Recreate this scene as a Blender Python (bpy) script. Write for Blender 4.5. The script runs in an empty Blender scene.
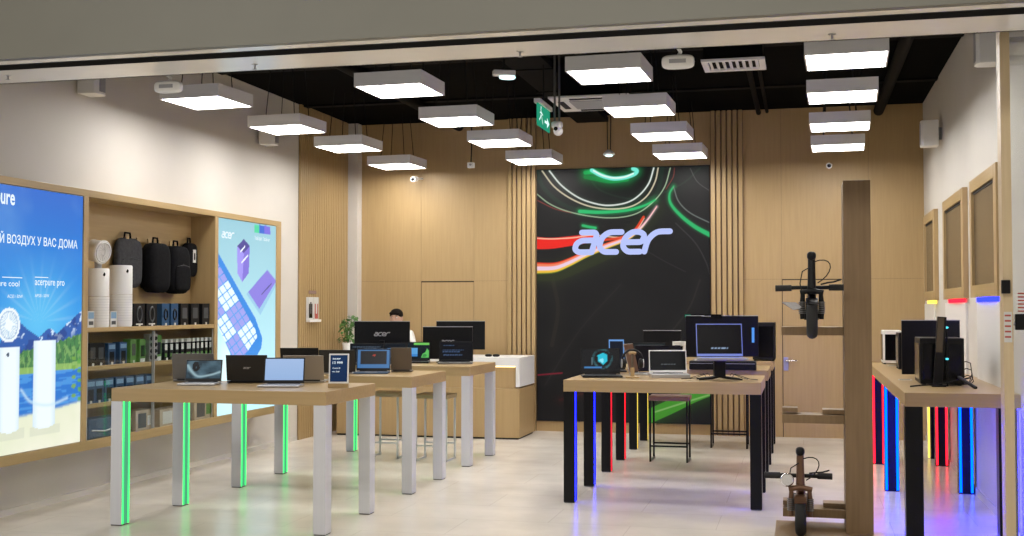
import bpy, math, random
import numpy as np
from mathutils import Vector, Matrix
random.seed(7)
rng = np.random.default_rng(5)
S = bpy.context.scene
C = S.collection
R = math.radians

# ------------------------------------------------------------------ camera, world, exposure
FPX, PITCH, YAW, EYE = 1180.0, 0.034, 0.2412, 1.55
cam = bpy.data.objects.new('camera', bpy.data.cameras.new('camera'))
C.objects.link(cam)
cam.location = (0, 0, EYE)
cam.rotation_euler = (math.pi / 2 + PITCH, 0, YAW)
cam.data.sensor_width = 36
cam.data.lens = 36 * FPX / 1024
cam.data.clip_start = 0.05
S.camera = cam
W = bpy.data.worlds.new('world')
S.world = W
W.use_nodes = True
W.node_tree.nodes['Background'].inputs[0].default_value = (0.95, 0.93, 0.90, 1)
W.node_tree.nodes['Background'].inputs[1].default_value = 0.22
S.view_settings.view_transform = 'Standard'
S.view_settings.look = 'None'
S.view_settings.gamma = 1
S.view_settings.use_curve_mapping = False
S.view_settings.exposure = 0.0
PANEL_LIGHT = 23.0          # radiance of the pendant light panels

# unseen lamps added on the mall side to brighten the fascia and shop front
for mx in (-5.5, -1.5, 2.5):
    li = bpy.data.lights.new('added_front_lamp', 'AREA')
    li.shape = 'RECTANGLE'
    li.size, li.size_y = 2.4, 0.8
    li.energy = 175
    li.color = (1.0, 0.95, 0.86)
    lo = bpy.data.objects.new('added_front_lamp', li)
    C.objects.link(lo)
    lo.location = (mx, 2.2, 5.2)

# ------------------------------------------------------------------ measuring helper: pixel of the photo + one known world plane -> world point
def at(px, py, X=None, Y=None, Z=None):
    x = (px - 512) / FPX
    u = -(py - 268) / FPX
    d = math.cos(PITCH) - u * math.sin(PITCH)
    z = math.sin(PITCH) + u * math.cos(PITCH)
    r = (x * math.cos(YAW) - d * math.sin(YAW), x * math.sin(YAW) + d * math.cos(YAW), z)
    t = X / r[0] if X is not None else (Y / r[1] if Y is not None else (Z - EYE) / r[2])
    return Vector((r[0] * t, r[1] * t, r[2] * t + EYE))

# ------------------------------------------------------------------ materials
def mat(name, col, rough=0.5, metal=0.0, emit=None, strength=0.0, spec=None, sample=None):
    m = bpy.data.materials.new(name)
    m.use_nodes = True
    b = m.node_tree.nodes['Principled BSDF']
    b.inputs['Base Color'].default_value = (*col, 1)
    b.inputs['Roughness'].default_value = rough
    b.inputs['Metallic'].default_value = metal
    if spec is not None:
        b.inputs['Specular IOR Level'].default_value = spec
    if emit:
        b.inputs['Emission Color'].default_value = (*emit, 1)
        b.inputs['Emission Strength'].default_value = strength
    return m

def noise_mat(name, c1, c2, scale=(1, 1, 1), rough=0.5, nscale=4.0, detail=4.0, metal=0.0, bump=0.0, r2=None, spec=None):
    m = mat(name, c1, rough, metal, spec=spec)
    nt = m.node_tree
    b = nt.nodes['Principled BSDF']
    tc = nt.nodes.new('ShaderNodeTexCoord')
    mp = nt.nodes.new('ShaderNodeMapping')
    mp.inputs['Scale'].default_value = scale
    nz = nt.nodes.new('ShaderNodeTexNoise')
    nz.inputs['Scale'].default_value = nscale
    nz.inputs['Detail'].default_value = detail
    mx = nt.nodes.new('ShaderNodeMix')
    mx.data_type = 'RGBA'
    mx.inputs['A'].default_value = (*c1, 1)
    mx.inputs['B'].default_value = (*c2, 1)
    rp = nt.nodes.new('ShaderNodeMapRange')
    rp.inputs['From Min'].default_value = 0.3
    rp.inputs['From Max'].default_value = 0.7
    nt.links.new(tc.outputs['Object'], mp.inputs['Vector'])
    nt.links.new(mp.outputs['Vector'], nz.inputs['Vector'])
    nt.links.new(nz.outputs['Fac'], rp.inputs['Value'])
    nt.links.new(rp.outputs['Result'], mx.inputs['Factor'])
    nt.links.new(mx.outputs['Result'], b.inputs['Base Color'])
    if bump:
        bp = nt.nodes.new('ShaderNodeBump')
        bp.inputs['Strength'].default_value = bump
        bp.inputs['Distance'].default_value = 0.01
        nt.links.new(nz.outputs['Fac'], bp.inputs['Height'])
        nt.links.new(bp.outputs['Normal'], b.inputs['Normal'])
    return m

def emis(name, col, strength, sample='AUTO'):
    m = bpy.data.materials.new(name)
    m.use_nodes = True
    nt = m.node_tree
    nt.nodes.remove(nt.nodes['Principled BSDF'])
    e = nt.nodes.new('ShaderNodeEmission')
    e.inputs[0].default_value = (*col, 1)
    e.inputs[1].default_value = strength
    nt.links.new(e.outputs[0], nt.nodes['Material Output'].inputs[0])
    m.cycles.emission_sampling = sample
    return m

def paint_mat(name, strength, rough=0.25, base=0.02, spec=0.5):
    m = mat(name, (base,) * 3, rough, spec=spec)
    nt = m.node_tree
    b = nt.nodes['Principled BSDF']
    a = nt.nodes.new('ShaderNodeAttribute')
    a.attribute_name = 'art'
    nt.links.new(a.outputs['Color'], b.inputs['Emission Color'])
    b.inputs['Emission Strength'].default_value = strength
    m.cycles.emission_sampling = 'NONE'
    return m

def glass_mat(name, tint=(0.95, 0.97, 0.97), refl=0.12, rough=0.03):
    m = bpy.data.materials.new(name)
    m.use_nodes = True
    nt = m.node_tree
    nt.nodes.remove(nt.nodes['Principled BSDF'])
    t = nt.nodes.new('ShaderNodeBsdfTransparent')
    t.inputs[0].default_value = (*tint, 1)
    g = nt.nodes.new('ShaderNodeBsdfGlossy')
    g.inputs['Roughness'].default_value = rough
    x = nt.nodes.new('ShaderNodeMixShader')
    x.inputs[0].default_value = refl
    nt.links.new(t.outputs[0], x.inputs[1])
    nt.links.new(g.outputs[0], x.inputs[2])
    nt.links.new(x.outputs[0], nt.nodes['Material Output'].inputs[0])
    return m

WOODC, WOODD = (0.465, 0.325, 0.155), (0.425, 0.29, 0.134)
M = {}
M['wood_v'] = noise_mat('oak_vertical_grain', WOODC, WOODD, (14, 14, 0.7), 0.45, 3.0, 6, bump=0.05)
M['wood_y'] = noise_mat('oak_long_grain', (0.45, 0.315, 0.145), (0.40, 0.277, 0.123), (14, 0.7, 14), 0.35, 3.0, 6)
M['wood_x'] = noise_mat('oak_cross_grain', (0.44, 0.305, 0.15), (0.39, 0.27, 0.125), (0.7, 14, 14), 0.32, 3.0, 6)
M['wood_dark'] = noise_mat('brown_oak', (0.24, 0.155, 0.078), (0.19, 0.12, 0.058), (14, 14, 0.8), 0.45, 3.0, 6)
M['wood_light'] = noise_mat('pale_oak', (0.66, 0.52, 0.33), (0.60, 0.47, 0.29), (14, 14, 0.8), 0.4, 3.0, 6)
M['wood_gap'] = mat('shadow_gap', (0.06, 0.04, 0.025), 0.8)
M['white_wall'] = noise_mat('white_paint', (0.66, 0.625, 0.575), (0.63, 0.60, 0.55), (1, 1, 1), 0.6, 2.0, 3)
M['black_ceil'] = mat('black_paint', (0.002, 0.002, 0.0022), 0.9, spec=0.05)
M['duct'] = mat('dark_duct', (0.003, 0.003, 0.0034), 0.7, spec=0.1)
M['fascia'] = noise_mat('grey_fascia', (0.165, 0.16, 0.133), (0.157, 0.152, 0.127), (1, 1, 1), 0.5, 3, 2)
M['steel'] = mat('pale_gloss_metal', (0.80, 0.77, 0.70), 0.2, 0.0, spec=0.6)
M['slot'] = mat('black_slot', (0.01, 0.01, 0.01), 0.7)
M['white_leg'] = mat('white_lacquer', (0.60, 0.60, 0.63), 0.35)
M['black_leg'] = mat('black_lacquer', (0.004, 0.004, 0.005), 0.3, spec=0.25)
M['foot'] = mat('grey_foot', (0.08, 0.08, 0.08), 0.5)
M['white_plastic'] = mat('white_plastic', (0.80, 0.79, 0.77), 0.4)
M['grey_plastic'] = mat('grey_plastic', (0.35, 0.35, 0.37), 0.4)
M['housing'] = mat('light_housing', (0.80, 0.79, 0.80), 0.5)
M['black_plastic'] = mat('black_plastic', (0.005, 0.005, 0.006), 0.4, spec=0.25)
M['black_matte'] = mat('black_matte', (0.008, 0.008, 0.009), 0.6, spec=0.25)
M['black_gloss'] = mat('black_gloss', (0.003, 0.003, 0.004), 0.15, spec=0.3)
M['rubber'] = mat('rubber', (0.015, 0.015, 0.015), 0.75)
M['chrome'] = mat('chrome', (0.75, 0.75, 0.77), 0.15, 1.0)
M['silver'] = mat('silver_metal', (0.50, 0.50, 0.52), 0.35, 0.7)
M['grey_lid'] = mat('grey_lid', (0.16, 0.155, 0.15), 0.4, 0.4)
M['dark_lid'] = mat('dark_lid', (0.022, 0.02, 0.018), 0.45, 0.0, spec=0.3)
M['brown_lid'] = mat('bronze_lid', (0.12, 0.095, 0.07), 0.4, 0.3)
M['beige_lid'] = mat('champagne_lid', (0.33, 0.29, 0.24), 0.4, 0.4)
M['blue_body'] = mat('blue_body', (0.05, 0.09, 0.16), 0.4)
M['key'] = mat('dark_keys', (0.03, 0.03, 0.035), 0.6)
M['keyl'] = mat('light_keys', (0.30, 0.30, 0.32), 0.5)
M['blk_fabric'] = noise_mat('black_fabric', (0.004, 0.004, 0.005), (0.008, 0.008, 0.009), (1, 1, 1), 0.9, 40, 2, spec=0.1)
M['gry_fabric'] = noise_mat('grey_fabric', (0.055, 0.055, 0.058), (0.04, 0.04, 0.043), (1, 1, 1), 0.9, 40, 2, spec=0.1)
M['leaf'] = noise_mat('leaf_green', (0.05, 0.15, 0.025), (0.10, 0.24, 0.05), (1, 1, 1), 0.5, 20, 2)
M['soil'] = mat('soil', (0.05, 0.035, 0.02), 0.9)
M['skin'] = mat('skin', (0.55, 0.34, 0.25), 0.55)
M['hair'] = mat('dark_hair', (0.006, 0.004, 0.0035), 0.7, spec=0.15)
M['shirt'] = mat('white_shirt', (0.78, 0.77, 0.75), 0.7)
M['trousers'] = mat('dark_trousers', (0.03, 0.03, 0.04), 0.8)
M['card'] = noise_mat('carton', (0.42, 0.33, 0.23), (0.5, 0.42, 0.33), (1, 1, 1), 0.7, 9, 2)
M['boxblue'] = mat('blue_packaging', (0.02, 0.07, 0.16), 0.35)
M['boxlblue'] = mat('pale_blue_packaging', (0.20, 0.34, 0.50), 0.4)
M['boxgreen'] = mat('green_packaging', (0.10, 0.25, 0.05), 0.4)
M['boxwhite'] = mat('white_packaging', (0.65, 0.65, 0.63), 0.4)
M['boxblack'] = mat('black_packaging', (0.006, 0.0065, 0.008), 0.4, spec=0.25)
M['boxprint'] = mat('grey_print', (0.06, 0.065, 0.07), 0.4)
M['copper'] = mat('copper_frame', (0.16, 0.085, 0.05), 0.35, 0.5)
M['redpad'] = mat('dusty_pink_seat', (0.27, 0.17, 0.145), 0.6)
M['seatwood'] = mat('tan_seat', (0.40, 0.29, 0.17), 0.5)
M['mirror'] = mat('grey_brown_glass', (0.085, 0.066, 0.045), 0.15, 0.0, spec=0.6)
M['sticker'] = mat('red_print', (0.45, 0.08, 0.06), 0.5)
M['glass'] = glass_mat('clear_glass', (0.95, 0.97, 0.97), 0.06)
M['shopglass'] = glass_mat('shop_glass', (0.92, 0.93, 0.92), 0.16, 0.05)
M['panel'] = emis('light_panel', (1.0, 0.965, 0.92), PANEL_LIGHT)
M['logo'] = emis('logo_light', (0.50, 0.58, 0.98), 1.0, 'NONE')
M['logo_dim'] = mat('printed_logo', (0.45, 0.45, 0.45), 0.4, 0.5)
M['text_w'] = emis('white_text', (0.85, 0.95, 1.0), 1.05, 'NONE')
M['ledglow'] = emis('counter_led', (1.0, 0.72, 0.35), 3.0)
M['blue_edge'] = mat('blue_lit_edge', (0.10, 0.12, 0.2), 0.3, emit=(0.12, 0.17, 0.55), strength=.8)
M['exit'] = emis('exit_green', (0.02, 0.30, 0.17), 1.0, 'NONE')
M['exit_w'] = emis('exit_white', (0.7, 0.95, 0.9), 1.2, 'NONE')
M['lens_lit'] = emis('lit_lens', (0.65, 0.95, 0.95), 2.0)
M['cyan'] = emis('cyan_light', (0.1, 0.75, 0.9), 1.6, 'NONE')
M['bluelight'] = emis('blue_light', (0.10, 0.32, 0.85), 1.0, 'NONE')
LED = {'green': ((0.04, 1.0, 0.14), (0.10, 0.46, 0.24)), 'blue': ((0.005, 0.008, 1.0), (0.012, 0.015, 0.35)),
       'red': ((1.0, 0.010, 0.025), (0.28, 0.006, 0.015)), 'yellow': ((1.0, 0.74, 0.10), (0.3, 0.2, 0.03)),
       'cyan': ((0.0, 0.055, 1.0), (0.0, 0.04, 0.25)), 'violet': ((0.010, 0.010, 1.0), (0.1, 0.05, 0.5))}
LS = {'green': 2.6, 'blue': 15.0, 'red': 4.0, 'yellow': 2.0, 'cyan': 7.0, 'violet': 105.0}
for k, (a, b) in LED.items():
    M['led_' + k] = emis('led_' + k, a, LS[k])
    M['ledd_' + k] = emis('led_channel_' + k, b, 0.9, 'NONE')

def floor_mat():
    m = mat('stone_floor', (0.5, 0.45, 0.38), 0.22, spec=0.55)
    nt = m.node_tree
    b = nt.nodes['Principled BSDF']
    tc = nt.nodes.new('ShaderNodeTexCoord')
    br = nt.nodes.new('ShaderNodeTexBrick')
    br.offset = 0.5
    br.inputs['Color1'].default_value = (0.71, 0.665, 0.595, 1)
    br.inputs['Color2'].default_value = (0.69, 0.645, 0.575, 1)
    br.inputs['Mortar'].default_value = (0.58, 0.535, 0.47, 1)
    br.inputs['Scale'].default_value = 1
    br.inputs['Mortar Size'].default_value = 0.003
    br.inputs['Brick Width'].default_value = 1.2
    br.inputs['Row Height'].default_value = 0.6
    nz = nt.nodes.new('ShaderNodeTexNoise')
    nz.inputs['Scale'].default_value = 2.2
    nz.inputs['Detail'].default_value = 6
    mx = nt.nodes.new('ShaderNodeMix')
    mx.data_type = 'RGBA'
    mx.blend_type = 'MULTIPLY'
    mx.inputs['Factor'].default_value = 1
    cr = nt.nodes.new('ShaderNodeMapRange')
    cr.inputs['From Min'].default_value = 0.3
    cr.inputs['From Max'].default_value = 0.7
    cr.inputs['To Min'].default_value = 0.95
    cr.inputs['To Max'].default_value = 1.03
    rr = nt.nodes.new('ShaderNodeMapRange')
    rr.inputs['From Min'].default_value = 0.3
    rr.inputs['From Max'].default_value = 0.7
    rr.inputs['To Min'].default_value = 0.20
    rr.inputs['To Max'].default_value = 0.27
    nt.links.new(tc.outputs['Object'], br.inputs['Vector'])
    nt.links.new(tc.outputs['Object'], nz.inputs['Vector'])
    nt.links.new(nz.outputs['Fac'], cr.inputs['Value'])
    nt.links.new(nz.outputs['Fac'], rr.inputs['Value'])
    nt.links.new(br.outputs['Color'], mx.inputs['A'])
    nt.links.new(cr.outputs['Result'], mx.inputs['B'])
    nt.links.new(mx.outputs['Result'], b.inputs['Base Color'])
    nt.links.new(rr.outputs['Result'], b.inputs['Roughness'])
    return m
M['floor'] = floor_mat()
M['led_lilac'] = emis('lilac_light', (0.22, 0.13, 0.95), 2.2)

# ------------------------------------------------------------------ mesh builder
class MB:
    def __init__(s):
        s.v, s.f, s.m, s.sm, s.mats = [], [], [], [], []
    def mi(s, m):
        if m not in s.mats:
            s.mats.append(m)
        return s.mats.index(m)
    def add(s, vs, fs, m, smooth=False, T=None):
        o = len(s.v)
        s.v += [tuple(T @ Vector(p)) if T is not None else tuple(p) for p in vs]
        i = s.mi(m)
        for f in fs:
            s.f.append(tuple(o + k for k in f))
            s.m.append(i)
            s.sm.append(smooth)
        return s
    def box(s, x0, x1, y0, y1, z0, z1, m, T=None):
        x0, x1 = min(x0, x1), max(x0, x1); y0, y1 = min(y0, y1), max(y0, y1); z0, z1 = min(z0, z1), max(z0, z1)
        vs = [(x, y, z) for z in (z0, z1) for y in (y0, y1) for x in (x0, x1)]
        return s.add(vs, [(0, 2, 3, 1), (4, 5, 7, 6), (0, 1, 5, 4), (2, 6, 7, 3), (0, 4, 6, 2), (1, 3, 7, 5)], m, T=T)
    def prism(s, pts, axis, a0, a1, m, T=None):
        # polygon in the two axes other than `axis`, extruded from a0 to a1
        def mk(p, a):
            return {'x': (a, p[0], p[1]), 'y': (p[0], a, p[1]), 'z': (p[0], p[1], a)}[axis]
        n = len(pts)
        vs = [mk(p, a0) for p in pts] + [mk(p, a1) for p in pts]
        fs = [tuple(range(n))[::-1], tuple(range(n, 2 * n))] + [(i, (i + 1) % n, n + (i + 1) % n, n + i) for i in range(n)]
        return s.add(vs, fs, m, T=T)
    def tube(s, pts, r, m, n=8, caps=True, T=None):
        pts = [Vector(p) for p in pts]
        rs = r if isinstance(r, (list, tuple)) else [r] * len(pts)
        vs, fs = [], []
        up = None
        for i, p in enumerate(pts):
            d = (pts[min(i + 1, len(pts) - 1)] - pts[max(i - 1, 0)]).normalized()
            if up is None:
                up = Vector((0, 0, 1)) if abs(d.z) < 0.9 else Vector((1, 0, 0))
            a = d.cross(up).normalized()
            up = a.cross(d).normalized()
            for k in range(n):
                t = 2 * math.pi * k / n
                vs.append(p + (a * math.cos(t) + up * math.sin(t)) * rs[i])
        for i in range(len(pts) - 1):
            for k in range(n):
                fs.append((i * n + k, i * n + (k + 1) % n, (i + 1) * n + (k + 1) % n, (i + 1) * n + k))
        s.add(vs, fs, m, True, T)
        if caps:
            s.add(vs[:n], [tuple(range(n))[::-1]], m, False, T)
            s.add(vs[-n:], [tuple(range(n))], m, False, T)
        return s
    def lathe(s, prof, m, n=24, T=None, close=True):
        vs, fs = [], []
        for r, z in prof:
            for k in range(n):
                t = 2 * math.pi * k / n
                vs.append((r * math.cos(t), r * math.sin(t), z))
        for i in range(len(prof) - 1):
            for k in range(n):
                fs.append((i * n + k, i * n + (k + 1) % n, (i + 1) * n + (k + 1) % n, (i + 1) * n + k))
        s.add(vs, fs, m, True, T)
        if close:
            s.add(vs[:n], [tuple(range(n))[::-1]], m, False, T)
            s.add(vs[-n:], [tuple(range(n))], m, False, T)
        return s
    def torus(s, R0, r, m, n=28, k=10, T=None, a0=0, a1=2 * math.pi):
        full = abs(a1 - a0 - 2 * math.pi) < 1e-6
        pts = [(R0 * math.cos(a0 + (a1 - a0) * i / n), R0 * math.sin(a0 + (a1 - a0) * i / n), 0) for i in range(n + 1)]
        return s.tube(pts, r, m, k, caps=not full, T=T)
    def blob(s, c, rad, m, e1=1.0, e2=1.0, n=20, T=None):
        def p(v, e):
            return math.copysign(abs(v) ** e, v)
        vs, fs = [], []
        h = n // 2
        for i in range(h + 1):
            a = -math.pi / 2 + math.pi * i / h
            for k in range(n):
                b = 2 * math.pi * k / n
                vs.append((c[0] + rad[0] * p(math.cos(a), e1) * p(math.cos(b), e2),
                           c[1] + rad[1] * p(math.cos(a), e1) * p(math.sin(b), e2),
                           c[2] + rad[2] * p(math.sin(a), e1)))
        for i in range(h):
            for k in range(n):
                fs.append((i * n + k, i * n + (k + 1) % n, (i + 1) * n + (k + 1) % n, (i + 1) * n + k))
        return s.add(vs, fs, m, True, T)
    def build(s, name, parent=None, bevel=0, loc=None):
        me = bpy.data.meshes.new(name)
        me.from_pydata(s.v, [], s.f)
        for m in s.mats:
            me.materials.append(M[m] if isinstance(m, str) else m)
        me.polygons.foreach_set('material_index', s.m)
        me.polygons.foreach_set('use_smooth', s.sm)
        me.update()
        o = bpy.data.objects.new(name, me)
        C.objects.link(o)
        if parent is not None:
            o.parent = parent
        if loc is not None:
            o.location = loc
        if bevel:
            b = o.modifiers.new('bevel', 'BEVEL')
            b.width = bevel
            b.segments = 2
            b.limit_method = 'ANGLE'
        return o

def tag(o, label, cat, group=None):
    o['label'] = label
    o['category'] = cat
    if group:
        o['group'] = group
    return o
def thing(name, label, cat, loc=(0, 0, 0), rz=0.0, group=None):
    o = bpy.data.objects.new(name, None)
    o.empty_display_size = 0.1
    C.objects.link(o)
    o.location = loc
    o.rotation_euler = (0, 0, rz)
    return tag(o, label, cat, group)
def struct(o):
    o['kind'] = 'structure'
    return o
def copy_tree(o, parent=None):
    c = o.copy()
    C.objects.link(c)
    if parent is not None:
        c.parent = parent
    for ch in list(o.children):
        copy_tree(ch, c)
    return c

# ------------------------------------------------------------------ lettering
def frame(origin, u, v):
    """matrix taking (a, b, c) to origin + a*u + b*v + c*(u x v)"""
    u, v = Vector(u).normalized(), Vector(v).normalized()
    w = u.cross(v)
    m = Matrix(((u.x, v.x, w.x, origin[0]), (u.y, v.y, w.y, origin[1]), (u.z, v.z, w.z, origin[2]), (0, 0, 0, 1)))
    return m
def text_polys(txt, width=None, height=None, bold=0.0):
    cu = bpy.data.curves.new('lettering', 'FONT')
    cu.body = txt
    cu.size = 1
    cu.offset = bold
    cu.resolution_u = 3
    ob = bpy.data.objects.new('lettering', cu)
    C.objects.link(ob)
    dg = bpy.context.evaluated_depsgraph_get()
    dg.update()
    me = bpy.data.meshes.new_from_object(ob.evaluated_get(dg))
    vs = [tuple(v.co) for v in me.vertices]
    fs = [tuple(p.vertices) for p in me.polygons]
    bpy.data.objects.remove(ob)
    bpy.data.curves.remove(cu)
    bpy.data.meshes.remove(me)
    if not vs:
        return [], []
    x0, x1 = min(v[0] for v in vs), max(v[0] for v in vs)
    y0, y1 = min(v[1] for v in vs), max(v[1] for v in vs)
    sx = width / (x1 - x0) if width else None
    sy = height / (y1 - y0) if height else None
    sx = sx or sy
    sy = sy or sx
    return [((v[0] - x0) * sx, (v[1] - y0) * sy, 0) for v in vs], fs
def add_text(mb, txt, T, m, width=None, height=None, bold=0.0):
    vs, fs = text_polys(txt, width, height, bold)
    mb.add(vs, fs, m, T=T)

def stroke(mb, pts, w, m, T, depth=0.0, z=0.0, seg=6):
    """rounded flat ribbon following 2-D points"""
    P = [Vector((p[0], p[1])) for p in pts]
    # smooth corners
    Q = [P[0]]
    for i in range(1, len(P) - 1):
        a, b, c = P[i - 1], P[i], P[i + 1]
        r = min((b - a).length, (c - b).length) * 0.45
        s0 = b + (a - b).normalized() * r
        s1 = b + (c - b).normalized() * r
        for k in range(5):
            t = k / 4
            Q.append((1 - t) ** 2 * s0 + 2 * t * (1 - t) * b + t * t * s1)
    Q.append(P[-1])
    L, Rr = [], []
    for i, p in enumerate(Q):
        d = (Q[min(i + 1, len(Q) - 1)] - Q[max(i - 1, 0)]).normalized()
        n = Vector((-d.y, d.x)) * w / 2
        L.append(p + n)
        Rr.append(p - n)
    def cap(p, d):
        a = math.atan2(d.y, d.x)
        return [p + Vector((math.cos(a + t), math.sin(a + t))) * w / 2 for t in [math.pi / 2 - math.pi * k / seg for k in range(1, seg)]]
    n = len(Q)
    vs = [(p.x, p.y, z + depth) for p in L] + [(p.x, p.y, z + depth) for p in Rr]
    fs = [(i, n + i, n + i + 1, i + 1) for i in range(n - 1)]
    mb.add(vs, fs, m, T=T)
    for p, d, a, b in ((Q[-1], Q[-1] - Q[-2], L[-1], Rr[-1]), (Q[0], Q[0] - Q[1], Rr[0], L[0])):
        c = [a] + cap(p, d) + [b]
        mb.add([(q.x, q.y, z + depth) for q in c], [tuple(range(len(c)))[::-1]], m, T=T)

ACER = [[[(.18, 1), (.80, 1), (.92, .86), (.90, .10), (.90, 0)], [(.90, .60), (.28, .60), (.06, .44), (.06, .14), (.28, 0), (.90, 0)]],
        [[(.95, 1), (.36, 1), (.08, .74), (.08, .26), (.36, 0), (.95, 0)]],
        [[(.12, .48), (.94, .48), (.96, .84), (.70, 1), (.36, 1), (.08, .74), (.08, .26), (.36, 0), (.95, 0)]],
        [[(.06, 0), (.06, .60), (.36, 1), (.98, 1)]]]
def logo(mb, T, width, m, z=0.0):
    """the round-cornered slanted four-letter wordmark, width = overall width"""
    k = width / 4.55
    for i, L in enumerate(ACER):
        for j, st in enumerate(L):
            pts = [((i * 1.10 + x + 0.26 * y) * k, y * 0.92 * k) for x, y in st]
            stroke(mb, pts, 0.27 * k, m, T, z=z + 0.0004 * (i + j))

# ------------------------------------------------------------------ painted picture grids (artwork of lit signs and screens)
def mixc(A, col, w):
    w = np.clip(w, 0, 1)[..., None]
    A[...] = A * (1 - w) + np.array(col)[None, None, :] * w
def in_poly(U, V, poly, soft=0.0):
    ins = np.zeros(U.shape, bool)
    n = len(poly)
    for i in range(n):
        x0, y0 = poly[i]
        x1, y1 = poly[(i + 1) % n]
        c = ((y0 > V) != (y1 > V))
        with np.errstate(divide='ignore', invalid='ignore'):
            xi = (x1 - x0) * (V - y0) / ((y1 - y0) if y1 != y0 else 1e-9) + x0
        ins ^= c & (U < xi)
    return ins.astype(float)
def dist_line(U, V, pts, smooth=True):
    P = np.array(pts, float)
    if smooth and len(P) > 2:          # Catmull-Rom
        Q = []
        E = np.vstack([2 * P[0] - P[1], P, 2 * P[-1] - P[-2]])
        for i in range(1, len(E) - 2):
            for t in np.linspace(0, 1, 6, endpoint=False):
                a, b, c, d = E[i - 1], E[i], E[i + 1], E[i + 2]
                Q.append(0.5 * ((2 * b) + (c - a) * t + (2 * a - 5 * b + 4 * c - d) * t * t + (3 * b - a - 3 * c + d) * t ** 3))
        Q.append(P[-1])
        P = np.array(Q)
    best = np.full(U.shape, 1e9)
    par = np.zeros(U.shape)
    n = len(P) - 1
    for i in range(n):
        ax, ay = P[i]
        dx, dy = P[i + 1] - P[i]
        l2 = dx * dx + dy * dy + 1e-12
        t = np.clip(((U - ax) * dx + (V - ay) * dy) / l2, 0, 1)
        d = np.hypot(U - ax - t * dx, V - ay - t * dy)
        s = d < best
        best = np.where(s, d, best)
        par = np.where(s, (i + t) / n, par)
    return best, par
def fnoise(U, V, sc, seed=0, oct=4):
    r = np.random.default_rng(seed)
    out = np.zeros(U.shape)
    amp = 1.0
    for o in range(oct):
        for k in range(5):
            a = r.uniform(0, 2 * math.pi)
            ph = r.uniform(0, 6.28)
            f = sc * r.uniform(0.7, 1.4)
            out += amp * np.sin(f * (U * math.cos(a) + V * math.sin(a)) + ph) / 5
        sc *= 2
        amp *= 0.5
    return out
def lin(r, g, b):
    return tuple(((c / 255 + 0.055) / 1.055) ** 2.4 if c > 10 else c / 255 / 12.92 for c in (r, g, b))
def art_grid(name, origin, u, v, U0, U1, V0, V1, nu, nv, fn, m, parent):
    """sheet whose points are origin + a*u + b*v; fn(A, B) gives linear colours"""
    a = np.linspace(U0, U1, nu + 1)
    b = np.linspace(V0, V1, nv + 1)
    A, B = np.meshgrid(a, b)
    col = fn(A, B)
    o, u, v = np.array(origin), np.array(u, float), np.array(v, float)
    P = o[None, None] + A[..., None] * u + B[..., None] * v
    idx = np.arange((nu + 1) * (nv + 1)).reshape(nv + 1, nu + 1)
    F = np.stack([idx[:-1, :-1], idx[:-1, 1:], idx[1:, 1:], idx[1:, :-1]], -1).reshape(-1, 4)
    me = bpy.data.meshes.new(name)
    me.vertices.add(P.shape[0] * P.shape[1])
    me.vertices.foreach_set('co', P.reshape(-1).astype(np.float32))
    me.loops.add(F.size)
    me.loops.foreach_set('vertex_index', F.reshape(-1).astype(np.int32))
    me.polygons.add(len(F))
    me.polygons.foreach_set('loop_start', (np.arange(len(F)) * 4).astype(np.int32))
    at_ = me.attributes.new('art', 'FLOAT_COLOR', 'POINT')
    c4 = np.concatenate([np.clip(col, 0, 50), np.ones(col.shape[:2] + (1,))], -1).reshape(-1)
    at_.data.foreach_set('color', c4.astype(np.float32))
    me.materials.append(m)
    me.update()
    me.validate()
    ob = bpy.data.objects.new(name, me)
    C.objects.link(ob)
    ob.parent = parent
    return ob
M['art'] = paint_mat('backlit_print', 1.0, 0.3, 0.03, 0.2)
M['screenart'] = paint_mat('screen_picture', 1.0, 0.2, 0.004, 0.3)
M['ledwall'] = paint_mat('led_wall_picture', 1.0, 0.4, 0.005, 0.15)

# ================================================================== THE ROOM
XL, XR, YB, ZC = -5.79, 1.40, 14.62, 3.97
YF0, YF1, ZS = 6.35, 7.0, 3.09          # shopfront soffit
b = MB(); b.box(-9, 5, -3, 15, -0.1, 0, 'floor'); struct(b.build('floor'))
b = MB()
b.box(XL - 0.1, XR + 0.1, YF0, YB + 0.1, ZC, ZC + 0.1, 'black_ceil')
struct(b.build('ceiling'))
# dark services under the ceiling
def trim(n, mb):
    return struct(mb.build('trim_%d' % n))
b = MB(); b.tube([(-4.3, YF1 + .1, 3.90), (-4.3, YB, 3.90)], 0.06, 'duct', 16); trim(1, b)
b = MB(); b.box(-2.75, -2.35, YF1 + .1, YB, 3.89, 3.95, 'duct')
for y in np.arange(7.6, 14.5, 1.2):
    b.box(-2.78, -2.32, y, y + .04, 3.88, 3.96, 'duct')
trim(2, b)
b = MB(); b.tube([(-0.5, YF1 + .1, 3.93), (-0.5, YB, 3.93)], 0.03, 'duct', 10); b.tube([(-0.4, YF1 + .1, 3.94), (-0.4, YB, 3.94)], 0.02, 'duct', 8); trim(3, b)
b = MB()
for y in (8.2, 10.9, 13.0):
    b.box(XL, XR, y, y + 0.12, 3.95, 3.97, 'duct')
trim(4, b)
b = MB(); b.tube([(0.9, YF1 + .1, 3.90), (0.9, 11.5, 3.90), (0.9, YB, 3.90)], 0.06, 'duct', 14); trim(5, b)
b = MB(); b.tube([(XL + .1, 9.9, 3.90), (-1.6, 9.7, 3.90), (XR, 9.6, 3.90)], 0.03, 'duct', 10); trim(6, b)

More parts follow.
